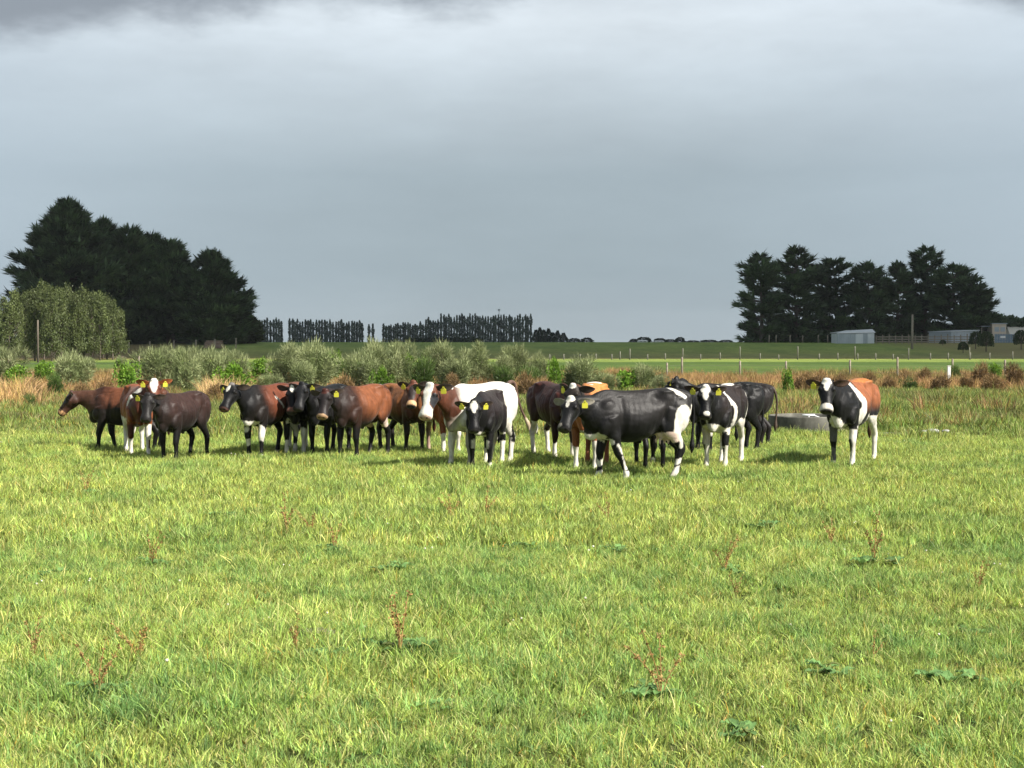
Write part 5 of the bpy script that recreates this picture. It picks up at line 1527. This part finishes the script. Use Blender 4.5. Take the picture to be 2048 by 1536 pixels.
# ------------------------------------------------------------------ docks and weeds in the foreground
M_DOCKL = leafy('dock_leaf', (.12, .24, .075), (.19, .32, .10), 6, .25, .42, rnd=.2, spec=.4)
M_DOCKS = leafy('dock_seed_stem', (.30, .17, .06), (.42, .27, .11), 9, .15, .7, rnd=.2)
def dock_leaves(seed, n=9, L0=.085):
    r = np.random.default_rng(seed); V, T, Fq = [], [], []; k = 0
    for i in range(n):
        a = r.uniform(0, 6.28); L = L0 * r.uniform(.6, 1.3); w = L * r.uniform(.16, .24); el = r.uniform(.25, 1.1)
        side = np.array((-math.sin(a), math.cos(a), 0)); c = r.uniform(.6, 1.35); ct = (c * (1.6 if r.uniform() < .12 else 1), c, c)
        seg = 6; ph = r.uniform(0, 6)
        for j in range(seg + 1):
            t = j / seg; rr_ = L * t; z = math.sin(el) * rr_ - .9 * L * t * t * math.sin(el) * .75 + .03
            xx = math.cos(el * .6) * rr_
            wd = w * (math.sin(math.pi * min(1, t * .92 + .06)) ** .7) + .001
            c0 = np.array((math.cos(a) * xx, math.sin(a) * xx, z))
            rip = .008 * math.sin(t * 18 + ph)
            V += [c0 - side * wd + np.array((0, 0, wd * .35 + rip)), c0, c0 + side * wd + np.array((0, 0, wd * .35 - rip))]; T += [ct] * 3
            if j < seg:
                Fq += [(k + 3 * j, k + 3 * j + 1, k + 3 * j + 4, k + 3 * j + 3), (k + 3 * j + 1, k + 3 * j + 2, k + 3 * j + 5, k + 3 * j + 4)]
        k += 3 * (seg + 1)
    return mk_mesh('leaves', np.array(V), np.array(Fq), M_DOCKL, True, tint=np.array(T))
def dock_stems(seed, n=4, H0=.27):
    r = np.random.default_rng(seed); V, T, Fq = [], [], []; k = 0
    mb = MB()
    for i in range(n):
        a = r.uniform(0, 6.28); H = H0 * r.uniform(.7, 1.2); ln = r.uniform(.1, .8) * H
        P = [(0, 0, 0), (ln * .3 * math.cos(a), ln * .3 * math.sin(a), H * .5), (ln * math.cos(a), ln * math.sin(a), H)]
        mb.tube(catmull(P, 3), np.linspace(.0035, .0015, 7), 5)
    V = list(map(list, mb.V)); T = [(1, 1, 1)] * len(V); F0 = [tuple(f) for f in mb.F]; k = len(V)
    for i in range(n):
        pass
    base = np.array(mb.V)
    Fx = list(F0)
    top = base[base[:, 2] > H0 * .30]
    for p in top[r.integers(0, len(top), 170 * n // 3)]:
        q = p + r.normal(0, .007, 3); d = r.normal(size=3); d /= np.linalg.norm(d); s = np.cross(d, r.normal(size=3)); s /= np.linalg.norm(s)
        L = .013; c = r.uniform(.5, 1.4)
        V += [list(q), list(q + d * L * .5 + s * L * .4), list(q + d * L), list(q + d * L * .5 - s * L * .4)]; T += [(c, c, c)] * 4
        Fx.append((k, k + 1, k + 2, k + 3)); k += 4
    return mk_mesh('seed_stem', V, Fx, M_DOCKS, False, tint=np.array(T))
DL = [dock_leaves(700 + i) for i in range(4)]; DS = [dock_stems(710 + i, 3 + i % 2) for i in range(4)]
DOCKS = [ # px, row, leaves?, stems?, scale, label
 (572, 1080, 0, 1, 1.25, 'rusty dock stems in the middle distance, left of centre'),
 (622, 1075, 0, 1, .9, 'thin orange dock stems right beside the rustiest clump'),
 (668, 1110, 1, 1, 1.0, 'red stemmed dock at the right of the rusty group left of centre'),
 (902, 1040, 0, 1, .9, 'small rusty dock stem in the grass below the small black cow'),
 (972, 1035, 0, 1, .9, 'reddish dock stem just right of the one below the small black cow'),
 (800, 1150, 1, 0, 1.2, 'leafy dark green dock in the middle of the left foreground'),
 (800, 1310, 1, 1, 1.5, 'tall branching dock with brown stems in the centre foreground'),
 (300, 1130, 1, 1, 1.0, 'dark dock with one bent stem in the left middle ground'),
 (440, 1045, 1, 0, .9, 'dark leafy weed casting a small shadow, far left of centre'),
 (275, 1330, 0, 1, 1.1, 'bright red dock stem in the lower left foreground'),
 (62, 1320, 0, 1, 1.0, 'thin red dock stem nearest the left edge'),
 (190, 1400, 1, 1, 1.1, 'leafy dock in the lower left corner area'),
 (590, 1320, 1, 1, .9, 'blue green dock with a fallen red stem, left of the tall branching one'),
 (650, 1325, 1, 0, 1.0, 'low blue green dock right of the fallen red stem'),
 (170, 990, 1, 1, 1.0, 'dark weed with brown stems in the yellow grass at the far left'),
 (85, 1160, 1, 0, .9, 'flat leafy dock near the left edge halfway down the grass'),
 (1217, 1050, 0, 1, .9, 'dark red dock stem below the large black cow'),
 (1240, 1105, 1, 0, 1.0, 'pale leaved dock cluster below the large black cow'),
 (1545, 1060, 1, 0, 1.3, 'wide blue green dock patch in the right middle ground'),
 (1450, 1150, 1, 1, 1.1, 'dark leafy dock left of the tall dark weed'),
 (1750, 1135, 1, 1, 1.4, 'tall dark leafy weed in the right middle ground'),
 (1665, 1090, 0, 1, .9, 'thin reddish dock stem between the dark weed and the blue green patch'),
 (1475, 1190, 0, 1, .7, 'short red seed head in the grass right of centre'),
 (1325, 1400, 1, 1, 1.3, 'big dark leafy dock in the lower centre right'),
 (1640, 1370, 1, 0, 1.2, 'dark blue green dock patch at the lower right'),
 (1910, 1390, 1, 0, 1.3, 'spreading dock close to the lower right corner'),
 (1940, 1265, 1, 0, .8, 'small dark dock near the right edge'),
 (1960, 1190, 0, 1, .9, 'orange brown weed patch near the right edge'),
 (1750, 1330, 0, 1, .6, 'single dark seed head standing up in the lower right grass'),
 (850, 1430, 1, 0, 1.0, 'low dark dock in the bottom centre'),
 (1500, 1480, 1, 0, 1.1, 'pale green dock at the bottom of the photo right of centre'),
 (1040, 1095, 1, 0, .9, 'small leafy dock in the centre of the middle ground'),
]
for i, (px, row, lv, stx, sc, lab) in enumerate(DOCKS):
    p = G(px, row=row); root = empty('dock_plant', p, random.uniform(0, 6.28), sc * (1.0 + .02 * (p.y - 8)))
    if lv:
        link('leaves', DL[i % 4], root)
        link('leaves', DL[(i + 1) % 4], root, (.10, .06, 0), 2.0)
        link('leaves', DL[(i + 2) % 4], root, (-.09, .09, 0), 4.0)
    if stx: link('seed_stem', DS[i % 4], root)
    tag(root, lab, 'weed', 'docks scattered through the pasture')

v, f = ellipsoid((0, 0, 0), (.15, .13, .035), 22, 8); v = v * (1 + .10 * wob(v, 26, 5)[:, None])
p = G(632, row=1276); p.z += .03
tag(link('cow_pat', mk_mesh('cow_pat', v, f, noisy('dried_dung', (.11, .09, .07), (.20, .17, .135), 14, .95, .6), True), None, p), 'grey brown dried cow pat in the left foreground grass', 'cow pat')
# ------------------------------------------------------------------ unseen cloud slab added overhead, out of frame, to shade the far paddocks
def shade_cloud():
    Hc = 420.0
    off = sdir * (Hc / sdir.z)
    r = np.random.default_rng(11)
    nx, ny = 60, 46
    xs = np.linspace(-560, 620, nx); ys = np.linspace(181, 1180, ny)
    V, Fq = [], []
    for lay in (0, 1):
        for j, y in enumerate(ys):
            for i, x in enumerate(xs):
                e = min(i, nx - 1 - i, j, ny - 1 - j) / 6.0; e = min(1, e)
                w_ = float(wob(np.array([[x, y, 0]]), .02, 21)[0])
                yy_ = y + (6 * w_ if j == 0 else 0)
                th = (60 + 25 * w_) * math.sqrt(e)
                V.append((x + off.x, yy_ + off.y, Hc + (th if lay else -.35 * th - (1 if lay == 0 else 0))))
    n = nx * ny
    for j in range(ny - 1):
        for i in range(nx - 1):
            a = j * nx + i; Fq.append((a, a + nx, a + nx + 1, a + 1)); b0 = a + n; Fq.append((b0, b0 + 1, b0 + nx + 1, b0 + nx))
    for i in range(nx - 1):
        Fq.append((i, i + 1, n + i + 1, n + i)); a = (ny - 1) * nx + i; Fq.append((a, n + a, n + a + 1, a + 1))
    for j in range(ny - 1):
        a = j * nx; Fq.append((a, n + a, n + a + nx, a + nx)); a = j * nx + nx - 1; Fq.append((a, a + nx, n + a + nx, n + a))
    tag(link('shade_cloud', mk_mesh('shade_cloud', V, np.array(Fq), noisy('shade_cloud_mat', (.78, .80, .82), (.85, .86, .88), .01, 1.0, spec=0), True)), kind='structure')
shade_cloud()

# ------------------------------------------------------------------ haze in the air
mb = MB(); mb.box((0, 730, 15.0), (1840, 1560, 33.0))
mh = bpy.data.materials.new('air'); mh.use_nodes = True; mh.node_tree.nodes.clear()
hb = NB(mh.node_tree); ho = hb.n('ShaderNodeOutputMaterial'); hv = hb.n('ShaderNodeVolumePrincipled')
hv.inputs['Color'].default_value = (.80, .88, .95, 1); hv.inputs['Density'].default_value = .00007
hb.l(hv.outputs[0], ho.inputs['Volume'])
tag(mb.build('haze', mh), kind='stuff')
